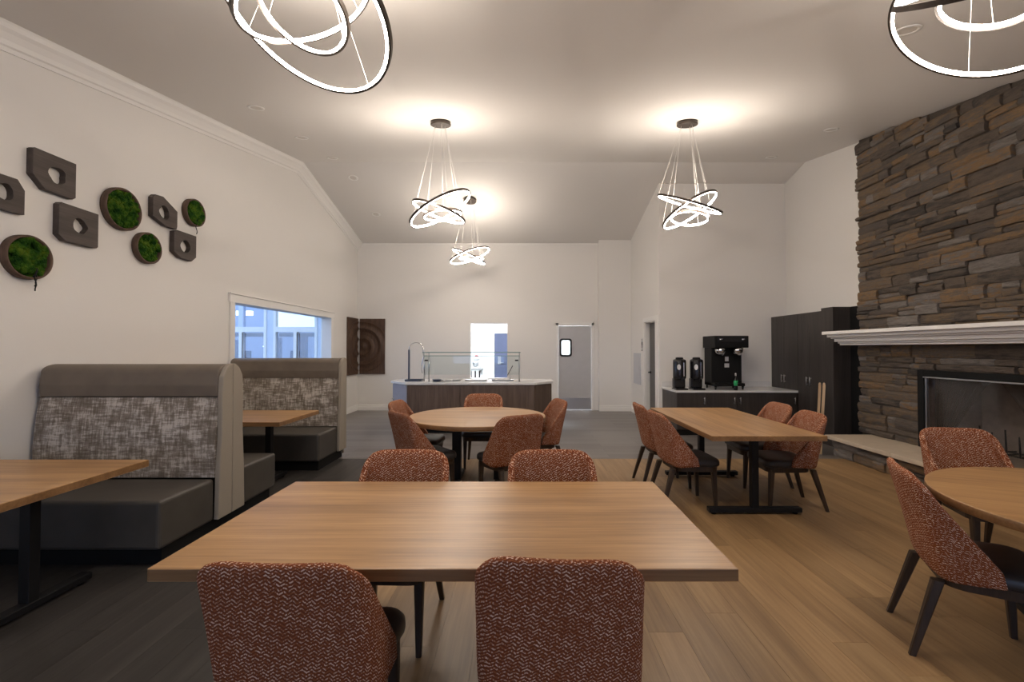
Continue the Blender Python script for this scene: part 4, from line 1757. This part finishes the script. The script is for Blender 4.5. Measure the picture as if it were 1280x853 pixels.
# carved corner panels
def carved(name, label, y_or_x, wall):
    a = thing(name, label, 'wall art', (XL if wall == 'left' else -3.6, YF if wall == 'far' else 10.66, 1.55))
    z0, z1 = 0.885, 2.225
    cz = 1.55
    if wall == 'far':
        u0, u1, cu = XL + 0.075, -3.32, -3.84
    else:
        u0, u1, cu = 10.40, YF - 0.075, YF - 0.15
    nu, nz = 46, 84
    prof = lambda r: (0.016 * math.cos(r * 2 * PI / 0.21) + 0.010 * (1 if (r % 0.42) < 0.21 else -1)) if r < 0.60 else 0.004
    m = MB()
    g = []
    for i in range(nu + 1):
        row = []
        for k in range(nz + 1):
            u = u0 + (u1 - u0) * i / nu
            z = z0 + (z1 - z0) * k / nz
            r = math.hypot(u - cu, z - cz)
            h = 0.045 + prof(r)
            row.append((u, YF - h, z) if wall == 'far' else (XL + h, u, z))
        g.append(row)
    vr = [[m.bm.verts.new(p) for p in row] for row in g]
    for i in range(nu):
        for k in range(nz):
            m.bm.faces.new((vr[i][k], vr[i + 1][k], vr[i + 1][k + 1], vr[i][k + 1]))
    m.build('carved_face', 'carved', a, True)
    m = MB()
    if wall == 'far':
        m.box((u0, YF - 0.03, z0), (u1, YF - 0.001, z1))
        m.box((u0, YF - 0.046, z0), (u0 + 0.006, YF - 0.03, z1))
        m.box((u1 - 0.006, YF - 0.046, z0), (u1, YF - 0.03, z1))
    else:
        m.box((XL + 0.001, u0, z0), (XL + 0.03, u1, z1))
        m.box((XL + 0.03, u0, z0), (XL + 0.046, u0 + 0.006, z1))
    m.build('backing_board', 'carved', a, True)


carved('carved_panel', 'carved dark wood panel with ring relief on the left wall at the corner', 0, 'left')
carved('carved_panel', 'carved dark wood panel with ring relief on the far wall at the corner', 0, 'far')


# ------------------------------------------------------------------ ring pendants
def pendant(label, x, y, rings, zc, can_r=0.13):
    zt = ceil_z(y)
    slope = -math.atan(SN) if y < RY else math.atan(SF)
    p = thing('ring_pendant', label, 'pendant light', (x, y, zt))
    m = MB()
    rot = Matrix.Rotation(-slope, 4, 'X')
    prof = [(can_r * 0.96, -0.046), (can_r, -0.042), (can_r, -0.026), (can_r * 0.97, -0.022), (can_r * 0.97, -0.001)]
    m.lathe(prof, (0, 0, 0), 40)
    for v in m.bm.verts:
        v.co = rot @ v.co
    m.build('canopy', 'bronze', p)
    for (dx, dy, dz, rad, rx, ry) in rings:
        c = Vector((dx, dy, zc + dz - zt))
        mt = Matrix.Translation(c) @ Matrix.Rotation(R(ry), 4, 'Y') @ Matrix.Rotation(R(rx), 4, 'X')
        n = 96
        def ringm(prof, closed_prof):
            mm = MB()
            rr_ = []
            for (r_, h_) in prof:
                rr_.append([mt @ Vector((r_ * math.cos(2 * PI * i / n), r_ * math.sin(2 * PI * i / n), h_)) for i in range(n)])
            mm.loft(rr_, cap=False)
            return mm
        hh = 0.0135
        band = ringm([(rad - 0.004, -hh), (rad + 0.010, -hh), (rad + 0.010, hh), (rad - 0.004, hh), (rad - 0.004, -hh)], True).build('ring_band', 'bronze', p)
        for pl in band.data.polygons:
            pl.use_smooth = False
        led = ringm([(rad - 0.0045, -hh * 0.9), (rad - 0.020, -hh * 1.0), (rad - 0.006, hh * 0.8), (rad - 0.0045, hh * 0.9)], False).build('led_strip', 'led', band)
        for k in range(3):
            t = 2 * PI * (k / 3.0) + 0.5 + rad
            top = mt @ Vector((rad * math.cos(t), rad * math.sin(t), hh))
            src = Vector((0.07 * math.cos(t), 0.07 * math.sin(t), -0.03))
            mm = MB()
            mm.tube(src, top, 0.0012, n=5)
            mm.build('cable', 'cable', band)
    return p


pendant('ring pendant light hung over the middle round table', -1.04, 5.80, [(0, 0, 0.02, 0.43, 2, -29), (-0.02, 0, -0.02, 0.345, 0, 19), (0.03, 0, -0.06, 0.24, 0, -8)], 3.27)
pendant('ring pendant light hung over the long table near the coffee counter', 2.13, 5.80, [(0.02, 0, 0.08, 0.41, 17, 17), (0.02, 0, 0.0, 0.37, -12, -27), (0.02, 0, -0.10, 0.23, -6, 8)], 3.27)
pendant('ring pendant light hung in front of the far wall over the island', -1.05, 9.21, [(0, 0, 0, 0.42, -2, -20), (-0.02, 0, -0.02, 0.36, 0, 24), (0.03, 0, -0.05, 0.25, 0, 0)], 3.39)
pendant('ring pendant light hung over the booth-side rectangular table', -1.15, 2.38, [(0.009, -0.007, 0.0, 0.459, -22.9, 15.7), (0.002, -0.006, 0.052, 0.356, 11.7, -22.6), (-0.011, 0.01, 0.017, 0.235, -22.7, 11.8)], 3.287)
pendant('ring pendant light hung over the round table by the hearth', 2.20, 2.16, [(0.003, 0.007, 0, 0.372, 6.1, 32.5), (0.018, -0.02, 0.059, 0.188, 10, 21.8), (0.026, 0.018, 0.171, 0.331, 31.6, -18.8)], 3.093)

# ------------------------------------------------------------------ recessed ceiling lights
def ceil_hit(px, py):
    for near in (True, False):
        # z = H + k*Y ; ceiling line
        k = (VY - py) / F
        if near:
            Y = (RZ - SN * RY - H) / (k - SN)
            if Y <= RY:
                return Vector(((px - VX) * Y / F, Y, ceil_z(Y)))
        else:
            Y = (RZ + SF * RY - H) / (k + SF)
            return Vector(((px - VX) * Y / F, Y, ceil_z(Y)))


RL = [(317, 132, 'unlit recessed light along the left wall moulding, above the first booth bench'),
      (375, 170, 'unlit recessed light along the left wall moulding, short of the ceiling ridge'),
      (414, 196, 'unlit recessed light beside the left wall, right at the ceiling ridge'),
      (440, 221, 'unlit recessed light just past the ridge on the slope towards the kitchen'),
      (469, 267, 'unlit recessed light nearest the kitchen wall, low on the far ceiling slope'),
      (1042, 160, 'unlit recessed light beside the far top corner of the stone chimney'),
      (966, 195, 'unlit recessed light over the dark cabinets near the coffee niche wall'),
      (1140, 33, 'unlit recessed light seen inside the pendant ring by the hearth')]
for px, py, lb in RL:
    q = ceil_hit(px, py)
    rl = thing('recessed_light', lb, 'ceiling light', q, 0, 'recessed ceiling lights')
    ang = math.atan(SN) if q.y < RY else -math.atan(SF)
    rot = Matrix.Rotation(ang, 4, 'X')
    m = MB()
    m.lathe([(0.060, -0.001), (0.062, -0.006), (0.088, -0.008), (0.092, -0.0005)], (0, 0, 0), 28)
    for v in m.bm.verts:
        v.co = rot @ v.co
    m.build('trim_ring', 'trim', rl)
    m = MB()
    m.lathe([(0.055, -0.0035), (0.061, -0.002)], (0, 0, 0), 24)
    for v in m.bm.verts:
        v.co = rot @ v.co
    m.build('lens', 'lampoff', rl)
